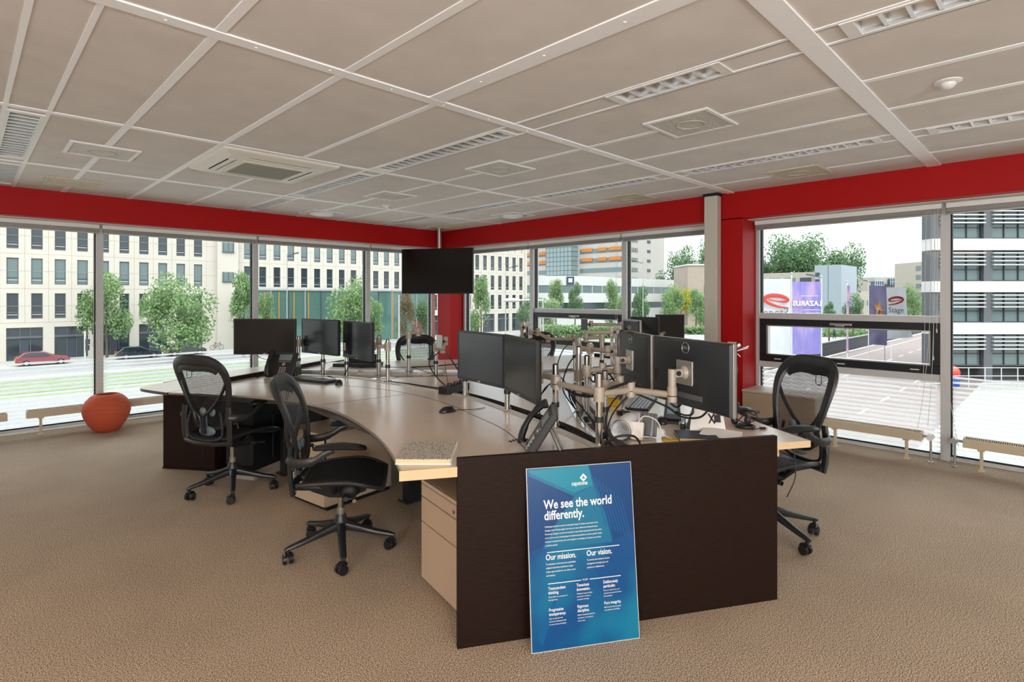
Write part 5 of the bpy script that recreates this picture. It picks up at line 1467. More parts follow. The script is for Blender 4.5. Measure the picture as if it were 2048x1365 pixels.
def cloth_mat(name, stops, scale=(0.4, 0.4, 0.25), nscale=1.5):
    m = bpy.data.materials.new(name); m.use_nodes = True
    nt = m.node_tree; p = nt.nodes['Principled BSDF']; p.inputs['Roughness'].default_value = 0.7
    tc = nt.nodes.new('ShaderNodeTexCoord'); mp = nt.nodes.new('ShaderNodeMapping'); mp.inputs['Scale'].default_value = scale
    n = nt.nodes.new('ShaderNodeTexNoise'); n.inputs['Scale'].default_value = nscale; n.inputs['Detail'].default_value = 3; n.inputs['Distortion'].default_value = 1.2
    r = nt.nodes.new('ShaderNodeValToRGB')
    while len(r.color_ramp.elements) < len(stops): r.color_ramp.elements.new(0.5)
    for e, (q, c) in zip(r.color_ramp.elements, stops): e.position = q; e.color = lin(c)
    nt.links.new(tc.outputs['Object'], mp.inputs[0]); nt.links.new(mp.outputs[0], n.inputs['Vector']); nt.links.new(n.outputs['Fac'], r.inputs['Fac']); nt.links.new(r.outputs[0], p.inputs['Base Color'])
    t = nt.nodes.new('ShaderNodeBsdfTranslucent'); nt.links.new(r.outputs[0], t.inputs[0])
    mx = nt.nodes.new('ShaderNodeMixShader'); mx.inputs[0].default_value = 0.4
    nt.links.new(p.outputs[0], mx.inputs[1]); nt.links.new(t.outputs[0], mx.inputs[2]); nt.links.new(mx.outputs[0], nt.nodes['Material Output'].inputs['Surface'])
    return m
fl_white = cloth_mat('flag_white', [(0.3, '#a9adb1'), (0.7, '#b9bcbf')])
fl_purp = cloth_mat('flag_purple', [(0.3, '#6a639f'), (0.5, '#7b73ac'), (0.7, '#a98da5')], (0.5, 0.5, 0.12), 2)
fl_grad = cloth_mat('flag_gradient', [(0.3, '#6a579e'), (0.55, '#b58298'), (0.75, '#5c5396')], (0.2, 0.2, 0.22), 2)
fl_dark = cloth_mat('flag_slate', [(0.3, '#4c4860'), (0.7, '#67627c')])
fl_red = om('flag_red', '#e0493f'); fl_txt = om('flag_lettering', '#7c8288'); fl_orange = om('flag_orange', '#d99a5c', noise=0.4, nscale=3)
def swoosh(root, cx, cz, s, mirror, y):
    m = MB(); P = []
    for a in range(-150, 200, 14):
        P.append((mirror * (math.cos(R(a)) * s * 0.95), math.sin(R(a)) * s * 0.34))
    o = MB()
    path = smooth_pts([(mirror * s * -1.0, 0, -0.55 * s), (mirror * s * -0.1, 0, -0.42 * s), (mirror * s * 0.72, 0, -0.08 * s), (mirror * s * 0.86, 0, 0.22 * s), (mirror * s * 0.35, 0, 0.42 * s), (mirror * -s * 0.45, 0, 0.36 * s), (mirror * -s * 0.95, 0, 0.08 * s), (mirror * -s * 0.6, 0, -0.06 * s), (mirror * s * 0.2, 0, 0.02 * s), (mirror * s * 0.6, 0, 0.12 * s)], 4)
    n = len(path)
    o.tube([(cx + p.x, y, cz + p.z) for p in path], [0.05 * s + 0.11 * s * math.sin(min(1, i / n * 1.2) * math.pi) for i in range(n)], 8, up=(0, 1, 0), flat=(0.12, 1))
    o.build('red_swoosh', fl_red, root)
def ex_stage(mirror, za=1.6, zb=2.72):
    def f(root, w, z1, z0, side):
        cx = side * w * 0.5
        for y in ((-0.2,) if True else ()):
            swoosh(root, cx, z1 - za, w * 0.38, mirror, y)
            tm = text_mesh('flag_word', 'Stage', w * 0.36, fl_txt, root, (cx, y, z1 - zb), (R(90), 0, 0), 0.01, 'CENTER', scale=(mirror, 1, 1))
    return f
def ex_laz(root, w, z1, z0, side):
    text_mesh('flag_word', 'LAZARUS', w * 0.235, om('flag_white_letters', '#f4f2f6'), root, (side * w * 0.54, -0.2, z1 - 1.9), (R(90), 0, R(0)), 0.01, 'CENTER', scale=(-1, 1, 1), bold=0.02)
    for k, (a, b, z) in enumerate(((0.15, 0.75, 1.15), (0.1, 0.68, 2.25), (0.1, 0.6, 2.5), (0.1, 0.4, 2.75))):
        MB().bx(side * w * a, side * w * b, -0.19, -0.18, z1 - z, z1 - z + 0.035).build('flag_line', om('flag_white_letters', '#f4f2f6'), root, smooth=0)
def ex_dark(root, w, z1, z0, side):
    rnd = random.Random(4); m = MB()
    for i in range(60):
        a = rnd.uniform(0, 6.28); r_ = rnd.uniform(0.3, 1.0); cx, cz = side * w * 0.52, z1 - 2.6
        m.tube([(cx + 0.15 * math.cos(a), -0.2, cz + 0.25 * math.sin(a)), (cx + w * 0.36 * r_ * math.cos(a), -0.2, cz + 1.15 * r_ * math.sin(a))], [0.07, 0.02], 5, flat=(1, 1))
    m.build('orange_burst', fl_orange, root)
flag(1583, 40, 2.45, 2.80, -3.6, -1, 'white flag with mirrored red swoosh and word, next to the red pier', fl_white, 0, extra=ex_stage(-1))
flag(1643, 44, 2.30, 2.70, -3.05, -1, 'purple flag with mirrored white capitals', fl_purp, 2, extra=ex_laz)
flag(1694, 48, 1.7, 2.45, -3.2, -1, 'narrow purple and pink flag seen almost edge-on', fl_grad, 1, turn=R(62))
flag(1737, 54, 1.70, 2.60, -3.15, 1, 'dark slate flag with an orange burst', fl_dark, 3, extra=ex_dark)
flag(1769, 57, 2.10, 2.45, -2.9, 1, 'white flag with red swoosh and readable word, blown out at the bottom', fl_white, 1, extra=ex_stage(1, 1.35, 2.55), curl=0.55)
for px, d, h, lb_ in ((1782, 50, 3.2, 'short white pole under the last white flag'), (1851, 52, 5.8, 'thin white pole at the right side of the dark-framed window')):
    o = MB().cyl((0, 0, 0), (0, 0, h), 0.05, n=10).build('white_pole', whitecl); o.location = cw((px - 1024) / F * d, d, G); tag(o, lb_, 'pole')

# --- street lamps
def lamp(px, d, ytop, reach, label, curved=False, w=0.09):
    z = EYE - (ytop - HY) * d / F
    root = empty('street_lamp', cw((px - 1024) / F * d, d, G), R(-44.9), label, 'street lamp', 'street lamps outside')
    MB().cyl((0, 0, 0), (0, 0, z - G), w, w * 0.6, 10).build('lamp_pole', steel, root)
    s = 1 if reach > 0 else -1; r_ = abs(reach)
    if curved:
        MB().tube(smooth_pts([(0, 0, z - G), (s * 0.2, 0, z - G + 0.1), (s * r_ * 0.5, 0, z - G + 0.12), (s * r_, 0, z - G + 0.1)], 5), 0.06, 8).build('lamp_arm', whitecl, root)
        MB().ball((s * (r_ + 0.5), 0, z - G + 0.1), 0.6, 14, scale=(1.3, 0.5, 0.3)).build('lamp_head', whitecl, root)
    else:
        MB().tube([(0, 0, z - G - 0.4), (s * r_ * 0.6, 0, z - G - 0.1)], 0.05, 8).build('lamp_arm', dark_m, root)
        MB().box((s * r_ * 0.8, 0, z - G), (r_ * 0.5, 0.25, 0.14), ry=-s * 0.15).build('lamp_head', dark_m, root, bevel=0.03, smooth=0)
lamp(574, 74, 507, 1.5, 'street lamp pole above the second monitor')
lamp(1011, 88, 533, 1.9, 'street lamp left of the dark-framed window')
lamp(1286, 92, 522, -2.3, 'street lamp right of the middle window post')
lamp(1086, 48, 603, -2.2, 'white street lamp with curved head behind the window post', True)
lamp(1640, 80, 550, -1.9, 'street lamp at the grey end tower')
lamp(1751, 105, 562, -2.2, 'street lamp above the slate flag')
lamp(1861, 90, 572, -1.6, 'street lamp beside the louvred building')
lamp(798, 60, 590, 0.6, 'white post below the television', False, 0.12)
root = empty('traffic_signal', cw((170 - 1024) / F * 64, 64, G), R(-44.9), 'white signal post between the red car and the first tree', 'signal')
MB().cyl((0, 0, 0), (0, 0, 3.4), 0.10, n=10).build('signal_pole', whitecl, root)
m = MB(); m.bx(0.1, 0.5, -0.1, 0.1, 1.9, 2.5); m.bx(0.1, 0.45, -0.1, 0.1, 1.2, 1.8); m.build('signal_box', dark_m, root, smooth=0)
root = empty('bus_stop_sign', cw((1278 - 1024) / F * 80, 80, G), R(-44.9), 'square pale street sign right of the middle post', 'sign')
MB().cyl((0.4, 0, 0), (0.4, 0, 4.4), 0.06, n=10).build('sign_post', steel, root)
MB().bx(-0.5, 0.4, -0.05, 0.0, 3.0, 4.4).build('sign_board', whitecl, root, smooth=0)

# --- cars parked along the stone block
def car(x, y, rz, color, label, L=4.5, dark=False):
    root = empty('parked_car', (x, y, G + 0.02), rz, label, 'car', 'parked cars')
    paint = mat('car_paint_' + color.strip('#'), color, 0.25, 0.3, coat=0.6)
    prof = [(-0.5, 0.28), (-0.505, 0.62), (-0.485, 0.92), (-0.36, 1.40), (-0.22, 1.47), (0.02, 1.44), (0.20, 1.02), (0.44, 0.86), (0.497, 0.66), (0.50, 0.28)]
    body = MB(); rings = []
    for s in (-1, 1):
        for ins, w in ((0.0, 0.86),):
            pass
    def ring(w_, k): return [(px_ * L, w_ * (1.0 if z_ < 0.95 else 0.80), z_ * k if z_ > 0.9 else z_) for px_, z_ in prof]
    body.loft([[(p[0], -p[1], p[2]) for p in ring(0.86, 1)], ring(0.86, 1)])
    body.build('car_body', paint, root, bevel=0.06, smooth=40)
    gl = MB()
    side = [(-0.40, 0.98), (-0.325, 1.36), (-0.21, 1.41), (0.01, 1.38), (0.15, 1.0)]
    for s in (-1, 1):
        gl.add([(p * L, s * 0.80, z) if z < 1.1 else (p * L, s * 0.70, z) for p, z in side], [tuple(range(5)) if s > 0 else tuple(reversed(range(5)))])
    gl.add([(-0.489 * L, -0.66, 0.98), (-0.489 * L, 0.66, 0.98), (-0.378 * L, 0.6, 1.38), (-0.378 * L, -0.6, 1.38)], [(0, 1, 2, 3)])
    gl.add([(0.215 * L, -0.66, 1.02), (0.215 * L, 0.66, 1.02), (0.045 * L, 0.6, 1.42), (0.045 * L, -0.6, 1.42)], [(3, 2, 1, 0)])
    for v in range(len(gl.v)):
        x_, y_, z_ = gl.v[v]; gl.v[v] = (x_ , y_ * 1.045, z_ + 0.012)
    gl.build('car_windows', mat('car_glass', '#1a2024', 0.1), root, smooth=0)
    for s in (-1, 1):
        for q in (-0.31, 0.32):
            w = MB(); w.cur = 0; w.cyl((q * L, s * 0.70, 0.31), (q * L, s * 0.885, 0.31), 0.32, n=20); w.cur = 1; w.cyl((q * L, s * 0.885, 0.31), (q * L, s * 0.895, 0.31), 0.19, n=16)
            w.build('wheel', [blackm, brushed], root)
    tl = MB(); 
    for s in (-1, 1): tl.box((-0.492 * L, s * 0.68, 0.86), (0.1, 0.3, 0.16))
    tl.build('tail_light', mat('tail_red', '#a3201c', 0.3), root, smooth=0)
    MB().box((-0.508 * L, 0, 0.62), (0.03, 0.5, 0.11)).build('number_plate', mat('plate_yellow', '#e0b32a', 0.5), root, smooth=0)
car(6.35, 78.7, R(0), '#6a1f2b', 'dark red estate car parked at the far left')
car(15.2, 79.0, R(0), '#1c2530', 'black hatchback parked between the first two street trees')
car(20.2, 79.0, R(0), '#15181c', 'black car parked behind the broad street tree')
car(86.5, 79.2, R(0), '#6b6d75', 'grey car parked right of the red corner column, left one')
car(92.0, 79.0, R(0), '#3b2a2e', 'dark car parked right of the red corner column, right one')

# bicycle by the wall
bp_ = Vector((on_y(434, 84.0), 84.0, G)); root = empty('bicycle', bp_, 0, 'black bicycle parked by the stone wall', 'bicycle')
for s in (-1, 1):
    MB().tube([(s * 0.55 + 0.33 * math.cos(R(a)), 0, 0.34 + 0.33 * math.sin(R(a))) for a in range(0, 360, 20)], 0.028, 6, loop=True).build('wheel', blackm, root)
f = MB()
for a, b in (((-0.55, 0.34), (-0.1, 0.36)), ((-0.55, 0.34), (-0.22, 0.85)), ((-0.1, 0.36), (-0.24, 0.95)), ((-0.1, 0.36), (0.42, 0.9)), ((0.55, 0.34), (0.38, 1.05)), ((-0.22, 0.8), (0.42, 0.85))):
    f.cyl((a[0], 0, a[1]), (b[0], 0, b[1]), 0.025, n=6)
f.build('bicycle_frame', blackm, root); MB().ball((-0.25, 0, 0.98), 0.12, 8, scale=(1.2, 0.7, 0.4)).build('saddle', blackm, root)
MB().tube([(0.30, -0.25, 1.08), (0.38, 0, 1.06), (0.30, 0.25, 1.08)], 0.02, 6).build('handlebar', blackm, root)

# --- person walking behind the dark wall
def walker():
    root = empty('person', cw(55.9, 96, G + 0.0), R(-44.9 + 20), 'person in dark coat and trousers walking away behind the dark wall', 'person')
    J = {'pel': (0, 0, 0.95), 'sp': (0, 0.01, 1.15), 'ch': (0, 0.02, 1.38), 'nk': (0, 0.03, 1.52), 'hd': (0, 0.05, 1.64), 'tp': (0, 0.04, 1.75),
         'hl': (-0.1, 0, 0.9), 'kl': (-0.1, 0.16, 0.5), 'al': (-0.1, 0.12, 0.1), 'tl': (-0.1, 0.27, 0.05), 'hr': (0.1, 0, 0.9), 'kr': (0.1, 0.02, 0.5), 'ar': (0.1, -0.24, 0.14), 'tr': (0.1, -0.12, 0.04),
         'sl': (-0.19, 0.02, 1.42), 'el': (-0.25, -0.1, 1.15), 'wl': (-0.24, 0.02, 0.92), 'fl': (-0.24, 0.06, 0.83), 'sr': (0.19, 0.02, 1.42), 'er': (0.25, 0.06, 1.15), 'wr': (0.24, 0.22, 0.96), 'fr': (0.24, 0.28, 0.9)}
    rad = {'pel': .16, 'sp': .15, 'ch': .17, 'nk': .065, 'hd': .10, 'tp': .08, 'hl': .1, 'kl': .07, 'al': .05, 'tl': .04, 'hr': .1, 'kr': .07, 'ar': .05, 'tr': .04, 'sl': .075, 'el': .055, 'wl': .04, 'fl': .035, 'sr': .075, 'er': .055, 'wr': .04, 'fr': .035}
    E = [('pel', 'sp'), ('sp', 'ch'), ('ch', 'nk'), ('nk', 'hd'), ('hd', 'tp'), ('pel', 'hl'), ('hl', 'kl'), ('kl', 'al'), ('al', 'tl'), ('pel', 'hr'), ('hr', 'kr'), ('kr', 'ar'), ('ar', 'tr'), ('ch', 'sl'), ('sl', 'el'), ('el', 'wl'), ('wl', 'fl'), ('ch', 'sr'), ('sr', 'er'), ('er', 'wr'), ('wr', 'fr')]
    K = list(J); me = bpy.data.meshes.new('body'); me.from_pydata([J[k] for k in K], [(K.index(a), K.index(b)) for a, b in E], [])
    me.materials.append(mat('dark_clothes', '#20242c', 0.8)); o = bpy.data.objects.new('body', me); COL.objects.link(o); o.parent = root
    sk = o.modifiers.new('skin', 'SKIN')
    for i, k in enumerate(K):
        me.skin_vertices[0].data[i].radius = (rad[k], rad[k]); me.skin_vertices[0].data[i].use_root = (k == 'pel')
    ss = o.modifiers.new('sub', 'SUBSURF'); ss.levels = 1; ss.render_levels = 2
    MB().ball((0, 0.02, 1.70), 0.115, 12, scale=(0.9, 1, 0.9)).build('hair', mat('dark_hair', '#231d1a', 0.8), root)
walker()

# ------------------------------------------------------------------ things on the desks
def on_desk(name, l, d, vl, vd, label, cat, group=None, z=DT):
    return empty(name, cw(l, d, z), dir_rot(vl, vd), label, cat, group)
key_m = mat('key_black', '#1d1e20', 0.5); screen_grey = mat('lcd_grey', '#6d7a80', 0.3)

def book_cover():
    m = bpy.data.materials.new('engraved_cover'); m.use_nodes = True
    nt = m.node_tree; p = nt.nodes['Principled BSDF']; p.inputs['Roughness'].default_value = 0.5
    tc = nt.nodes.new('ShaderNodeTexCoord'); w = nt.nodes.new('ShaderNodeTexWave'); w.inputs['Scale'].default_value = 24; w.inputs['Distortion'].default_value = 9; w.inputs['Detail'].default_value = 4; w.inputs['Detail Scale'].default_value = 3
    n = nt.nodes.new('ShaderNodeTexVoronoi'); n.inputs['Scale'].default_value = 80
    for q in (w, n): nt.links.new(tc.outputs['Object'], q.inputs['Vector'])
    a = nt.nodes.new('ShaderNodeMath'); a.operation = 'ADD'; nt.links.new(w.outputs['Fac'], a.inputs[0]); nt.links.new(n.outputs['Distance'], a.inputs[1])
    r = nt.nodes.new('ShaderNodeValToRGB'); r.color_ramp.elements[0].position = 0.45; r.color_ramp.elements[0].color = lin('#66645f'); r.color_ramp.elements[1].position = 0.95; r.color_ramp.elements[1].color = lin('#c4beb2')
    nt.links.new(a.outputs[0], r.inputs['Fac']); nt.links.new(r.outputs[0], p.inputs['Base Color'])
    return m
bk = on_desk('book', -0.385, 2.535, 0, 1, 'closed book with grey engraved cover on the corner of the left desk', 'book')
MB().prism([(-0.118, -0.142), (0.116, -0.142), (0.116, 0.142), (-0.122, 0.142)], 0.003, 0.021).build('pages', mat('page_edge', '#d8c59c', 0.8), bk, smooth=0)
MB().prism([(-0.121, -0.145), (0.119, -0.145), (0.119, 0.145), (-0.125, 0.145)], 0.021, 0.0235).build('cover', book_cover(), bk, smooth=0)
MB().prism([(-0.121, -0.145), (0.119, -0.145), (0.119, 0.145), (-0.125, 0.145)], 0.0, 0.003).build('back_cover', paper, bk, smooth=0)
MB().prism([(0.119, -0.145), (0.1215, -0.145), (0.1215, 0.145), (0.119, 0.145)], 0.0, 0.0235).build('spine', paper, bk, smooth=0)

def mouse(l, d, vl, vd, label, cable=True):
    r = on_desk('computer_mouse', l, d, vl, vd, label, 'mouse', 'computer mice')
    m = MB(); rr = []
    for y, w, h in ((-0.055, 0.006, 0.006), (-0.05, 0.022, 0.018), (-0.025, 0.031, 0.031), (0.01, 0.031, 0.033), (0.04, 0.027, 0.022), (0.054, 0.018, 0.012), (0.058, 0.005, 0.004)):
        rr.append([(w * math.cos(2 * math.pi * i / 14), y, max(0.0, 0.004 + h * math.sin(2 * math.pi * i / 14))) for i in range(14)])
    m.loft(rr); m.build('mouse_body', blackp, r, smooth=60)
    MB().cyl((-0.004, 0.032, 0.026), (0.004, 0.032, 0.026), 0.008, n=12).build('scroll_wheel', charcoal, r)
    if cable: MB().tube(smooth_pts([(0, 0.056, 0.006), (0.01, 0.12, 0.003), (0.05, 0.18, 0.003), (0.05, 0.26, 0.003)], 5), 0.0018, 6).build('mouse_cable', blackm, r)
mouse(-0.405, 3.475, 0.7, 0.6, 'black mouse alone in the middle of the left desk')
mouse(-1.44, 4.60, -0.3, 0.95, 'black mouse at the right end of the keyboard', False)
mouse(0.86, 3.18, 0.2, 1, 'black mouse on the right desk behind the leaning grey device', False)

def keyboard(l, d, vl, vd, label, body, keys, w=0.45):
    r = on_desk('keyboard', l, d, vl, vd, label, 'keyboard', 'keyboards')
    MB().prism([(-w / 2, -0.075), (w / 2, -0.075), (w / 2, 0.075), (-w / 2, 0.075)], 0.0, 0.014).build('keyboard_case', body, r, bevel=0.003, smooth=0)
    for j in range(6):
        m = MB(); y = -0.058 + j * 0.0215 + (0.006 if j == 5 else 0)
        n = 20 if w > 0.4 else 15
        for i in range(n):
            x = -w / 2 + 0.012 + (w - 0.024) * (i + 0.5) / n; m.box((x, y, 0.018), ((w - 0.03) / n - 0.003, 0.0165, 0.008))
        m.build('key_row', keys, r, smooth=0)
    return r
kb = keyboard(-1.70, 4.755, 0.50, 0.86, 'black keyboard on the left desk below the monitors', key_m, blackp)
keyboard(0.87, 3.72, -0.93, 0.38, 'pale keyboard with dark gaps on the right desk beside the trophy', blackm, mat('key_pale', '#aab4c0', 0.4), 0.43)

def desk_phone(l, d, vl, vd, label, tilt=62):
    r = on_desk('desk_phone', l, d, vl, vd, label, 'telephone', 'black desk phones')
    T = Matrix.Translation((0, 0.05, 0.004)) @ Matrix.Rotation(R(tilt), 4, 'X')      # phone face lies in the local xy plane; user on -Y
    def bb(x0, x1, y0, y1, z0, z1, nm, m_, bv=0.0, par=None):
        return MB().bx(x0, x1, y0, y1, z0, z1, T).build(nm, m_, par or r, bevel=bv, smooth=0)
    body = bb(-0.10, 0.12, 0.0, 0.205, -0.03, 0.0, 'phone_body', charcoal, 0.006)
    bb(-0.02, 0.085, 0.135, 0.185, 0.0, 0.002, 'display', screen_grey)
    bb(-0.02, 0.085, 0.122, 0.126, 0.0, 0.003, 'soft_key_strip', brushed)
    for j in range(4):
        for i in range(3):
            bb(0.004 + i * 0.02, 0.018 + i * 0.02, 0.018 + j * 0.0165, 0.030 + j * 0.0165, 0.0, 0.004, 'key', brushed, 0.001)
    MB().cyl((0.032, 0.103, 0), (0.032, 0.103, 0.004), 0.013, n=18, M=T).build('navigation_button', brushed, r)
    h = MB(); h.tube(smooth_pts([(-0.072, 0.005, 0.018), (-0.075, 0.03, 0.034), (-0.076, 0.10, 0.045), (-0.075, 0.17, 0.034), (-0.072, 0.20, 0.016)], 4), [0.024] * 3 + [0.019] * 4 + [0.015] * 4 + [0.019] * 3 + [0.024] * 3, 10, T, flat=(0.8, 1.0))
    h.build('handset', blackp, r)
    s = MB()
    for x in (-0.06, 0.08):
        s.tube([(x, 0.105, 0.09), (x, 0.15, 0.115), (x, 0.205, 0.0)], 0.011, 8, flat=(0.5, 1.5))
    s.build('phone_stand', brushed, r)
    c = MB(); P = []
    for i in range(60):
        t = i / 59; a = i * 1.1; P.append((-0.11 - 0.05 * math.sin(t * 3.1) + 0.005 * math.cos(a), -0.02 + 0.13 * t - 0.03 * t * t, 0.008 + 0.005 * math.sin(a)))
    c.tube(P, 0.0022, 5); c.build('coiled_cord', blackm, r)
    r.scale = (1.16, 1.16, 1.16)
    return r
desk_phone(-2.13, 4.93, 0.15, 1, 'black desk phone with lit-looking keypad below the leftmost monitor')['label'] = 'black desk phone with pale keypad below the leftmost monitor'
desk_phone(0.0, 2.60, 1.0, -0.06, 'black desk phone seen from its side just behind the dark end panel', 58)

def cable(pts, r, label, name='cable', group='loose black cables among the monitor arms', m_=None):
    P = smooth_pts([cw(*p) for p in pts], 6)
    o0 = P[0].copy()
    o = MB().tube([p - o0 for p in P], r, 6).build(name, m_ or blackm); o.location = o0
    return tag(o, label, 'cable', group)
cable([(0.24, 3.05, 1.05), (0.30, 2.95, 1.00), (0.36, 2.82, 0.995), (0.42, 2.70, 1.02), (0.50, 2.74, 1.05), (0.60, 2.80, 1.07)], 0.007, 'thick black cable bundle sagging along the link of the nearest tall pole')
cable([(0.30, 2.95, 0.99), (0.36, 2.85, 0.93), (0.41, 2.72, 0.86), (0.425, 2.70, 0.80)], 0.004, 'thin black cable from the horizontal link down to the nearest tall pole')
cable([(0.62, 2.80, 1.04), (0.53, 2.78, 1.0), (0.47, 2.73, 0.93), (0.455, 2.70, 0.84), (0.47, 2.74, 0.79)], 0.0045, 'black cable falling right of the nearest tall pole')
cable([(0.64, 2.82, 1.03), (0.56, 2.80, 0.97), (0.50, 2.78, 0.90), (0.47, 2.76, 0.82)], 0.0045, 'second black cable falling right of the nearest tall pole')
cable([(0.445, 2.66, 0.79), (0.50, 2.63, 0.835), (0.58, 2.64, 0.835), (0.62, 2.68, 0.79)], 0.0055, 'black hose-like cable arching over the top of the dark end panel')
cable([(0.24, 3.08, 1.03), (0.19, 3.2, 0.97), (0.155, 3.3, 0.86), (0.17, 3.32, 0.79)], 0.004, 'black cable hanging between the turned monitor and its pole')
cable([(0.20, 3.10, 1.0), (0.17, 3.2, 0.94), (0.14, 3.25, 0.93)], 0.004, 'short black cable loop behind the turned monitor')
cable([(0.62, 2.95, 1.0), (0.80, 2.88, 0.93), (0.86, 2.82, 0.89), (0.93, 2.75, 0.90), (0.97, 2.72, 0.95)], 0.0055, 'black cable sagging below the large-logo monitor')
cable([(0.80, 2.86, 1.02), (0.82, 2.85, 0.95), (0.85, 2.82, 0.94), (0.87, 2.79, 1.0)], 0.005, 'black power lead plugged into the large-logo monitor')
cable([(0.90, 2.80, 1.0), (0.91, 2.78, 0.92), (0.88, 2.80, 0.90), (0.84, 2.84, 0.91)], 0.005, 'second black lead plugged into the large-logo monitor')
cable([(0.47, 3.45, 1.02), (0.52, 3.5, 0.96), (0.60, 3.45, 0.98), (0.68, 3.4, 1.02)], 0.005, 'black cable looping to the webcam monitor')
cable([(0.60, 3.5, 1.04), (0.64, 3.4, 0.97), (0.69, 3.25, 0.95), (0.72, 3.2, 1.0)], 0.0055, 'black cable sagging under the webcam monitor')
cable([(0.62, 5.46, 1.08), (0.48, 5.2, 1.0), (0.40, 4.9, 0.86), (0.44, 4.6, 0.79)], 0.005, 'black cable arching from the pole under the dark-framed window')
cable([(0.43, 3.55, 1.15), (0.36, 3.58, 1.05), (0.33, 3.6, 0.90), (0.40, 3.5, 0.79)], 0.0045, 'black cable arching beside the slim silver pole')
cable([(0.20, 5.52, 1.13), (0.24, 5.4, 1.0), (0.20, 5.3, 0.84), (0.12, 5.2, 0.785)], 0.004, 'black cable hanging from the far arm above the keyboardless desk')
cable([(-0.66, 5.0, 1.0), (-0.72, 4.8, 0.93), (-0.62, 4.55, 0.84), (-0.50, 4.28, 0.80)], 0.0055, 'black cable from the arm with the empty plate down to the power strip')
cable([(-0.60, 5.0, 0.98), (-0.52, 4.7, 0.97), (-0.42, 4.45, 0.88), (-0.40, 4.22, 0.81)], 0.006, 'thick black cable falling to the power strip')
cable([(-0.60, 4.95, 0.92), (-0.56, 4.7, 0.86), (-0.52, 4.5, 0.80)], 0.0025, 'thin cable hanging above the power strip')
cable([(-2.05, 5.22, 0.92), (-2.03, 5.2, 0.85), (-2.06, 5.18, 0.79)], 0.006, 'black cable along the pole of the leftmost monitor', group='loose black cables among the left monitors')
cable([(-2.35, 5.1, 0.96), (-2.30, 5.1, 0.93), (-2.22, 5.12, 0.93), (-2.10, 5.2, 1.0)], 0.003, 'thin cable under the leftmost monitor', group='loose black cables among the left monitors')
cable([(-1.45, 5.0, 0.96), (-1.48, 5.0, 0.86), (-1.52, 5.0, 0.78)], 0.005, 'black cable below the third monitor', group='loose black cables among the left monitors')
cable([(-1.55, 5.5, 0.79), (-1.35, 5.45, 0.81), (-1.2, 5.5, 0.80), (-1.0, 5.55, 0.79), (-0.9, 5.4, 0.785), (-0.75, 5.28, 0.76)], 0.003, 'thin tangled cable on the far desk', group='loose black cables among the left monitors')
cable([(-1.02, 5.62, 0.785), (-0.8, 5.66, 0.79), (-0.62, 5.72, 0.80), (-0.56, 5.74, 0.80)], 0.006, 'black lead with plug lying on the far desk', group='loose black cables among the left monitors')
cable([(1.50, 2.95, 0.70), (1.50, 2.93, 0.55), (1.44, 2.9, 0.45)], 0.003, 'thin cable hanging below the right desk corner')
cable([(-1.60, 4.92, 0.79), (-1.63, 4.88, 0.80), (-1.55, 4.86, 0.78)], 0.003, 'short keyboard lead beside the second monitor pole', group='loose black cables among the left monitors')

ps = on_desk('power_strip', -0.44, 4.22, 0.85, -0.5, 'black power strip with plugs behind the middle monitor', 'power strip')
MB().bx(-0.14, 0.14, -0.045, 0.045, 0.0, 0.055).build('strip_case', blackp, ps, bevel=0.004, smooth=0)
MB().bx(-0.145, 0.10, -0.05, -0.045, 0.0, 0.03).build('mounting_lip', brushed, ps, smooth=0)
for x in (-0.09, -0.02, 0.06): MB().cyl((x, 0, 0.05), (x, 0, 0.075), 0.02, n=14).build('plug', charcoal, ps)
bx_ = on_desk('speaker_box', -2.02, 5.10, 0.2, 1, 'small black box behind the desk phone', 'box')
MB().bx(-0.06, 0.06, -0.05, 0.05, 0.0, 0.085).build('box_case', blackp, bx_, bevel=0.006, smooth=0); MB().cyl((0, -0.05, 0.045), (0, -0.055, 0.045), 0.025, n=16).build('front_ring', charcoal, bx_)
lp = on_desk('docking_station', -1.62, 5.80, 0.1, 1, 'black docking station between the second and third monitors on the far desk', 'docking station')
MB().bx(-0.22, 0.24, -0.12, 0.12, 0.0, 0.035).build('dock_base', blackp, lp, bevel=0.006, smooth=0)
MB().box((0, 0.1, 0.07), (0.34, 0.02, 0.09), rx=R(-15)).build('dock_back', blackm, lp, bevel=0.004, smooth=0)
pp = on_desk('paper_sheet', -0.80, 5.30, 1, 0.3, 'cream sheet of paper lying in the slot before the far desk', 'paper', z=DT - 0.03)
MB().add([(-0.12, -0.08, 0.002), (0.14, -0.06, 0.012), (0.12, 0.09, 0.03), (-0.1, 0.08, 0.004)], [(0, 1, 2, 3)]).add([(-0.12, -0.08, 0.001), (0.14, -0.06, 0.011), (0.12, 0.09, 0.029), (-0.1, 0.08, 0.003)], [(3, 2, 1, 0)]).build('sheet', mat('cream_paper', '#ddd2b0', 0.7), pp, smooth=0)
pp = on_desk('paper_sheet', -1.75, 5.62, 1, 0.2, 'white sheet of paper on the far desk below the third monitor', 'paper')
MB().bx(-0.15, 0.15, -0.1, 0.1, 0.0, 0.0015).build('sheet', paper, pp, smooth=0)

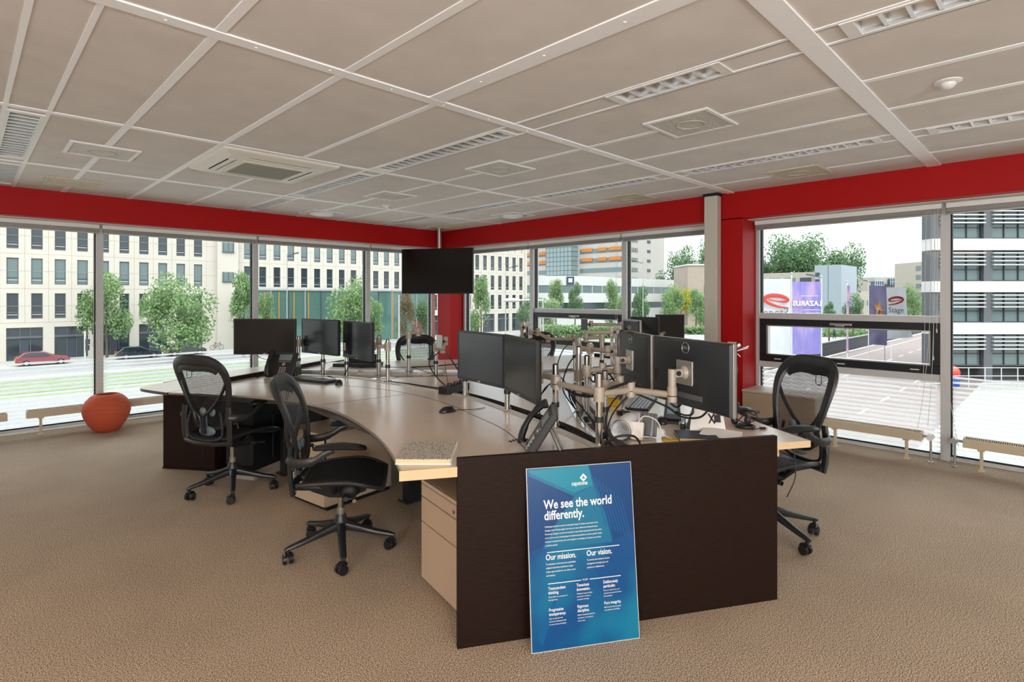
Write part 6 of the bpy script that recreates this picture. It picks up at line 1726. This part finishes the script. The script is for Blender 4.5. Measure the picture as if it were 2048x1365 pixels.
# right desk
tr = on_desk('trophy_cup', 0.683, 3.40, 0.3, 1, 'small silver trophy cup on a black base on the right desk', 'trophy')
MB().lathe([(0.042, 0), (0.042, 0.022), (0.036, 0.026)], 8).build('trophy_base', blackp, tr)
MB().lathe([(0.004, 0.026), (0.024, 0.028), (0.010, 0.04), (0.007, 0.062), (0.012, 0.072), (0.026, 0.095), (0.030, 0.125), (0.031, 0.148), (0.026, 0.148), (0.020, 0.10), (0.004, 0.09)], 20).build('cup', silver, tr)
for s in (-1, 1): MB().tube(smooth_pts([(s * 0.028, 0, 0.135), (s * 0.045, 0, 0.138), (s * 0.045, 0, 0.11), (s * 0.024, 0, 0.092)], 4), 0.0028, 6).build('handle', silver, tr)
gb = on_desk('gold_box', 0.665, 3.70, 0.4, 1, 'small shiny gold box behind the trophy cup', 'box')
MB().bx(-0.055, 0.055, -0.04, 0.04, 0, 0.05).build('box_body', gold, gb, bevel=0.002, smooth=0); MB().bx(-0.057, 0.057, -0.042, 0.042, 0.05, 0.058).build('box_lid', gold, gb, bevel=0.002, smooth=0)
ds = on_desk('charging_stand', 0.925, 3.20, 0.35, 1, 'black charging stand with grey screen below the webcam monitor', 'stand')
MB().prism([(-0.075, -0.05), (0.075, -0.05), (0.075, 0.06), (-0.075, 0.06)], 0, 0.014).build('stand_foot', blackp, ds, bevel=0.004, smooth=0)
T = Matrix.Translation((0, 0.02, 0.012)) @ Matrix.Rotation(R(-14), 4, 'X')
MB().add([(-.05, -.01, 0), (.05, -.01, 0), (.05, .02, 0), (-.05, .02, 0), (-.035, -.006, .14), (.035, -.006, .14), (.035, .01, .14), (-.035, .01, .14)], [(0, 3, 2, 1), (4, 5, 6, 7), (0, 1, 5, 4), (1, 2, 6, 5), (2, 3, 7, 6), (3, 0, 4, 7)], T).build('stand_back', charcoal, ds, bevel=0.003, smooth=0)
MB().bx(-0.028, 0.028, -0.0125, -0.010, 0.03, 0.105, T).build('stand_screen', screen_grey, ds, smooth=0)
pc = on_desk('tablet_stand', 1.055, 2.985, 0.12, 1, 'silver wedge-shaped tablet stand under the large-logo monitor', 'stand')
m = MB(); 
m.add([(-.105, -.05, 0), (.085, -.05, 0), (.075, .0, .125), (-.08, .0, .125)], [(0, 1, 2, 3)]); m.add([(-.105, -.045, 0), (.085, -.045, 0), (.075, .006, .12), (-.08, .006, .12)], [(3, 2, 1, 0)])
m.build('front_plate', brushed, pc, smooth=0)
m = MB(); m.add([(.085, .06, 0), (-.105, .06, 0), (-.08, .002, .125), (.075, .002, .125)], [(0, 1, 2, 3)]); m.add([(.085, .055, 0), (-.105, .055, 0), (-.08, -.003, .12), (.075, -.003, .12)], [(3, 2, 1, 0)]); m.build('rear_plate', brushed, pc, smooth=0)
m = MB(); m.tube([(0.0, -0.034, 0.05), (0.03, -0.018, 0.1)], 0.003, 5); m.tube([(0.03, -0.036, 0.05), (0.0, -0.02, 0.1)], 0.003, 5); m.box((0.045, -0.027, 0.075), (0.03, 0.004, 0.04), rx=R(-20)); m.build('cross_mark', blackm, pc)
vz = on_desk('glass_vial', 0.935, 3.03, 0, 1, 'tiny dark glass jar in front of the silver tablet stand', 'jar')
MB().lathe([(0.014, 0), (0.015, 0.004), (0.015, 0.032)], 16).build('jar_body', mat('dark_glass', '#2a3330', 0.1), vz); MB().lathe([(0.0155, 0.032), (0.0155, 0.042), (0.012, 0.044)], 16).build('jar_lid', brushed, vz)
nb = on_desk('notebook', 0.945, 2.84, 0.12, 1, 'closed navy blue notebook at the near edge of the right desk', 'notebook')
MB().prism([(-.095, -.075), (.095, -.075), (.095, .085), (-.095, .085)], 0.002, 0.015).build('pages', mat('page_edge', '#d8c59c', 0.8), nb, smooth=0)
MB().prism([(-.098, -.078), (.098, -.078), (.098, .088), (-.098, .088)], 0.015, 0.018).build('cover', navybook, nb, bevel=0.001, smooth=0)
MB().prism([(-.098, -.078), (.098, -.078), (.098, .088), (-.098, .088)], 0.0, 0.002).build('back_cover', navybook, nb, smooth=0)
pa_ = on_desk('folded_paper', 1.085, 2.86, 0.55, 1, 'folded white papers half lying on the navy notebook', 'paper', z=DT + 0.018)
MB().add([(-.10, -.07, 0.001), (.09, -.07, -0.014), (.09, .07, -0.012), (-.10, .07, 0.001), (-.10, -.07, 0.003), (.09, -.07, -0.010), (.09, .07, 0.004), (-.10, .07, 0.012)], [(3, 2, 1, 0), (4, 5, 6, 7), (0, 1, 5, 4), (1, 2, 6, 5), (2, 3, 7, 6), (3, 0, 4, 7)]).build('sheets', paper, pa_, smooth=0)
gd = on_desk('desk_device', 0.70, 2.86, 0.45, 1, 'grey rounded device leaning on a hoop stand at the near edge of the right desk', 'device')
T = Matrix.Translation((0, 0, 0.004)) @ Matrix.Rotation(R(-22), 4, 'X')
MB().prism([(-.045, -.008), (.045, -.008), (.045, .008), (-.045, .008)], 0, 0.12, T).build('device_body', mat('device_grey', '#63666a', 0.45), gd, bevel=0.007, smooth=0, seg=3)
MB().tube(smooth_pts([(-.028, -.012, .10), (-.03, -.06, .03), (-.02, -.08, .006), (.02, -.08, .006), (.03, -.06, .03), (.028, -.012, .10)], 4), 0.006, 8).build('hoop_stand', mat('device_grey_light', '#8d9090', 0.45), gd)
m = MB()
for i in range(4): m.cyl((-0.03 + i * 0.02, -0.0085, 0.105), (-0.03 + i * 0.02, -0.010, 0.105), 0.0035, n=8, M=T)
m.build('vent_holes', blackm, gd)
hb = on_desk('white_adapter', 0.635, 2.80, 0.5, 1, 'white blocky adapter with a white lead at the near edge of the right desk', 'adapter')
MB().box((0, 0, 0.045), (0.06, 0.03, 0.09), rx=R(-18)).build('adapter_body', mat('adapter_white', '#d5d1c8', 0.45), hb, bevel=0.004, smooth=0)
MB().tube(smooth_pts([(0, 0, 0.085), (0.03, 0.02, 0.12), (0.09, 0.03, 0.10), (0.12, 0.05, 0.03), (0.16, 0.08, 0.004)], 5), 0.003, 6).build('white_lead', mat('adapter_white', '#d5d1c8', 0.45), hb)
rl = on_desk('paper_roll', 0.585, 2.86, 0.9, -0.45, 'rolled white sheet lying near the tall chrome pole', 'paper roll')
m = MB(); P = [(0.055 * math.cos(R(a)) * (1 - a / 2400), 0.055 + 0.055 * math.sin(R(a)) * (1 - a / 2400)) for a in range(-90, 560, 16)]
m.add([(-0.09, p[0], p[1]) for p in P] + [(0.09, p[0], p[1]) for p in P], [(i, i + 1, len(P) + i + 1, len(P) + i) for i in range(len(P) - 1)])
m.build('rolled_sheet', paper, rl, smooth=60)
yp = on_desk('yellow_pad', 0.80, 2.80, 0.2, 1, 'small yellow note pad between the grey device and the navy notebook', 'note pad')
MB().bx(-.04, .04, -.03, .03, 0, .008).build('pad_sheets', mat('pad_yellow', '#c9a94a', 0.7), yp, smooth=0)
hs = on_desk('headset', 1.285, 3.05, 0.3, 1, 'tangled black headset near the corner of the right desk', 'headset')
MB().tube(smooth_pts([(0.045 * math.cos(R(a)), 0.045 * math.sin(R(a)) * 0.8, 0.012) for a in range(0, 360, 45)], 4, True), 0.009, 8, loop=True).build('headband', blackp, hs)
for x, y in ((-0.05, 0.05), (0.02, 0.07)): MB().ball((x, y, 0.03), 0.02, 10, scale=(1, 1, 1.3)).build('ear_piece', charcoal, hs)
MB().tube(smooth_pts([(-0.03, 0.05, 0.03), (0.0, 0.03, 0.07), (0.05, 0.05, 0.085), (0.06, 0.02, 0.05), (0.0, 0.0, 0.03), (-0.05, 0.04, 0.05), (-0.02, 0.09, 0.08), (0.06, 0.07, 0.06)], 5), 0.003, 6).build('headset_wire', blackm, hs)
MB().box((0.065, 0.05, 0.085), (0.03, 0.018, 0.014)).build('inline_switch', blackp, hs, bevel=0.003, smooth=0)
up = on_desk('usb_plug', 1.375, 3.03, 1, 0.3, 'small black plug with lead right of the headset', 'plug')
MB().bx(-0.007, 0.007, -0.02, 0.012, 0, 0.012).build('plug_body', blackp, up, bevel=0.002, smooth=0); MB().bx(-0.005, 0.005, 0.012, 0.026, 0.003, 0.009).build('plug_tip', silver, up, smooth=0)
MB().tube(smooth_pts([(0, -0.02, 0.006), (0, -0.05, 0.004), (0.01, -0.08, 0.004)], 4), 0.0022, 6).build('plug_lead', blackm, up)
md = on_desk('plastic_wrapper', 1.00, 3.10, 0.2, 1, 'crumpled clear wrapper behind the tiny jar', 'wrapper')
m = MB(); rnd = random.Random(2); V = [(-0.06 + 0.02 * i + rnd.uniform(-.006, .006), -0.04 + 0.02 * j, 0.002 + rnd.random() * 0.018) for j in range(5) for i in range(7)]
m.add(V, [(j * 7 + i, j * 7 + i + 1, (j + 1) * 7 + i + 1, (j + 1) * 7 + i) for j in range(4) for i in range(6)]); m.build('wrapper_film', mat('clear_wrap', '#cfd6da', 0.15), md, smooth=0)
# webcam on the monitor
wc = empty('webcam', cw(0.694, 3.34, 1.290), dir_rot(0.97, 0.1), 'black webcam clipped on top of the monitor seen from behind', 'webcam')
MB().bx(-0.03, 0.03, -0.03, 0.02, 0.0, 0.012).build('webcam_clip', blackp, wc, bevel=0.002, smooth=0)
MB().cyl((-0.02, 0.0, 0.026), (0.045, 0.0, 0.026), 0.014, n=14).build('webcam_body', blackp, wc)
MB().tube(smooth_pts([(0, -0.03, 0.01), (0.0, -0.055, -0.03), (0.01, -0.06, -0.12), (0.0, -0.06, -0.20)], 5), 0.003, 6).build('webcam_lead', blackm, wc)
# upright with silver prongs behind the nearest monitor
hk = empty('hook_stand', cw(1.50, 3.78, 0), dir_rot(-0.2, -1), 'black and silver upright with prongs in front of the red pier', 'stand')
MB().tube(smooth_pts([(0, 0, 0.76), (0.0, 0.0, 0.95), (0.015, 0, 1.08), (-0.01, 0, 1.14)], 5), 0.018, 8, flat=(1, 1.4)).build('upright', blackp, hk)
MB().tube([(0.03, 0, 1.10), (-0.01, 0.0, 1.145), (-0.055, 0, 1.175)], 0.013, 8, flat=(1, 0.6)).build('silver_head', brushed, hk)
for dy, e in ((0.0, (-0.11, 0, 1.165)), (0.02, (-0.10, 0.02, 1.155)), (-0.02, (-0.06, -0.02, 1.09))): MB().tube([(-0.02, dy, 1.13), e], 0.0035, 6).build('prong', silver, hk)
MB().cyl((0, 0, 0.74), (0, 0, 0.78), 0.05, n=16).build('stand_foot', blackp, hk)
MB().tube(smooth_pts([(-0.02, 0.01, 1.12), (-0.035, 0.01, 1.0), (-0.02, 0.01, 0.9), (-0.03, 0.01, 0.79)], 5), 0.003, 6).build('lead', mat('lead_pale', '#a9a9a8', 0.5), hk)

# ------------------------------------------------------------------ the blue poster leaning on the end panel
def poster_material():
    m = bpy.data.materials.new('poster_print'); m.use_nodes = True
    nt = m.node_tree; p = nt.nodes['Principled BSDF']; p.inputs['Roughness'].default_value = 0.28; L = nt.links.new
    tc = nt.nodes.new('ShaderNodeTexCoord')
    n = nt.nodes.new('ShaderNodeTexNoise'); n.inputs['Scale'].default_value = 3.2; n.inputs['Detail'].default_value = 2; L(tc.outputs['Object'], n.inputs['Vector'])
    r = nt.nodes.new('ShaderNodeValToRGB'); r.color_ramp.elements[0].position = 0.42; r.color_ramp.elements[0].color = lin('#004b86'); r.color_ramp.elements[1].position = 0.66; r.color_ramp.elements[1].color = lin('#07789c')
    L(n.outputs['Fac'], r.inputs['Fac']); L(r.outputs[0], p.inputs['Base Color'])
    return m
pb0, pb1 = cw(0.0818, 2.322), cw(0.562, 2.431); pv_ = pb1 - pb0
ptilt = math.asin(0.093 / 0.755)
po = empty('poster', pb0, math.atan2(pv_.y, pv_.x), 'blue company poster with white text leaning against the dark panel', 'poster')
W_, H_ = 0.492, 0.755
PT = Matrix.Rotation(-ptilt, 4, 'X')
brd = empty('poster_holder_axis')
COL.objects.unlink(brd); bpy.data.objects.remove(brd)
def pmesh(mb, name, m_, **k):
    mb.v = [tuple(PT @ Vector(v)) for v in mb.v]
    return mb.build(name, m_, po, smooth=0, **k)
pmesh(MB().bx(0, W_, 0.0, 0.008, 0, H_), 'board', mat('foam_board', '#cfcfcc', 0.6))
face = MB(); face.quad((0.003, -0.0006, 0.003), (W_ - 0.003, -0.0006, 0.003), (W_ - 0.003, -0.0006, H_ - 0.002), (0.003, -0.0006, H_ - 0.002)); pmesh(face, 'print', poster_material())
def shape(pts, m_, y=-0.0009, name='printed_shape'):
    mb = MB(); mb.add([(u * W_, y, (1 - v) * H_) for u, v in pts], [tuple(reversed(range(len(pts))))]); o = pmesh(mb, name, m_); return o
teal = mat('poster_teal', '#0a819c', 0.3); teal_d = mat('poster_teal_dark', '#086c90', 0.3); deep = mat('poster_deep_blue', '#003f78', 0.3); mid = mat('poster_mid_blue', '#005a92', 0.3)
shape([(0.02, 0.01), (0.58, 0.006), (0.62, 0.12), (0.44, 0.155), (0.02, 0.02)], teal)
shape([(0.02, 0.02), (0.44, 0.155), (0.44, 0.175), (0.02, 0.04)], teal_d)
shape([(0.006, 0.04), (0.44, 0.175), (0.27, 0.30), (0.12, 0.44), (0.006, 0.46)], deep)
shape([(0.62, 0.12), (0.74, 0.32), (0.78, 0.45), (0.13, 0.45), (0.28, 0.30), (0.44, 0.175)], teal_d)
shape([(0.58, 0.006), (0.994, 0.004), (0.994, 0.40), (0.80, 0.44), (0.70, 0.22)], deep)
for k in range(9): shape([(0.60 + 0.035 * k, 0.05 + 0.02 * k), (0.607 + 0.035 * k, 0.05 + 0.02 * k), (0.73 + 0.03 * k, 0.36 + 0.01 * k), (0.72 + 0.03 * k, 0.36 + 0.01 * k)], mid, -0.0012, 'printed_streak')
shape([(0.05, 0.92), (0.24, 0.70), (0.27, 0.70), (0.10, 0.97)], mid, -0.0010)
wt_ = mat('poster_white', '#e6e9ec', 0.5)
def ptxt(body, u, v, size, bold=0.0, nm='lettering'):
    o = text_mesh(nm, body, size, wt_, po, depth=0.0001, bold=bold)
    o.matrix_local = PT @ Matrix.Translation((u * W_, -0.0018, (1 - v) * H_)) @ Matrix.Rotation(R(90), 4, 'X') @ Matrix.Diagonal((0.80, 1, 1, 1))
    return o
def prule(u0, u1, v): shape([(u0, v), (u1, v), (u1, v + 0.0042), (u0, v + 0.0042)], wt_, -0.0015, 'rule')
ptxt('capstone', 0.415, 0.113, 0.026, 0.0003, 'logo_word')
shape([(0.53, 0.048), (0.565, 0.072), (0.53, 0.096), (0.495, 0.072)], wt_, -0.0015, 'logo_mark')
shape([(0.53, 0.063), (0.545, 0.074), (0.538, 0.080), (0.53, 0.074), (0.522, 0.080), (0.515, 0.074)], teal_d, -0.0018, 'logo_mark_cut')
ptxt('We see the world', 0.15, 0.232, 0.0535, 0.0010, 'headline')
ptxt('differently.', 0.15, 0.293, 0.0535, 0.0010, 'headline')
body = ['Challenging standards to achieve meaningful change. Evolving to stay ahead of ever', 'changing needs. Sharing insights that drive our team, clients and industry forward.', "Proactively solving for tomorrow's problems today. Exploring opportunities that others", "aren't, can't or won't. Evolving beyond standard expectations to achieve optimal results.", 'Having an exceptional team who work together to challenge and support one another', 'to achieve success.']
for i, s_ in enumerate(body): ptxt(s_, 0.152, 0.335 + 0.0205 * i, 0.0092, 0.00008, 'body_line')
prule(0.165, 0.845, 0.470)
ptxt('Our mission.', 0.152, 0.513, 0.033, 0.0006, 'subheading'); ptxt('Our vision.', 0.53, 0.513, 0.033, 0.0006, 'subheading')
for i, s_ in enumerate(['To anticipate and harness the complexities', 'of global derivatives markets to create', 'unique opportunities for our clients, team', 'and industry.']): ptxt(s_, 0.152, 0.540 + 0.0205 * i, 0.0098, 0.00008, 'body_line')
for i, s_ in enumerate(['To provide the evolution of asset', 'management through open and', 'continuous collaboration.']): ptxt(s_, 0.53, 0.540 + 0.0205 * i, 0.0098, 0.00008, 'body_line')
prule(0.165, 0.47, 0.640); prule(0.55, 0.845, 0.640); ptxt('VALUES', 0.48, 0.6445, 0.0095, 0.0001, 'body_line')
vals = [('Transcendent', 'thinking.', ['Where others see complexity we', 'find opportunity.'], 0.165, 0.675), ('Tenacious', 'innovation.', ['Anticipate change and adapt', 'proactively to maintain a', 'sustainable advantage.'], 0.425, 0.675), ('Deliberately', 'particular.', ['Precise in results driven work,', 'why this team earned and retains', 'the exceptional.'], 0.675, 0.675),
        ('Progressive', 'transparency.', ['Clear through open and', 'continuous collaboration with', 'our team, clients and industry.'], 0.165, 0.790), ('Rigorous', 'discipline.', ['Maintain exceptional standards', 'and support one another to', 'achieve them.'], 0.425, 0.790), ('Pure integrity.', None, ['Build trust by delivering clearly', 'with objectivity and humility.'], 0.675, 0.790)]
for a, b, ls, u, v in vals:
    ptxt(a, u, v, 0.0175, 0.0003, 'value_title')
    if b: ptxt(b, u, v + 0.023, 0.0175, 0.0003, 'value_title'); v += 0.023
    for i, s_ in enumerate(ls): ptxt(s_, u, v + 0.019 + 0.0155 * i, 0.0078, 0.00005, 'body_line')
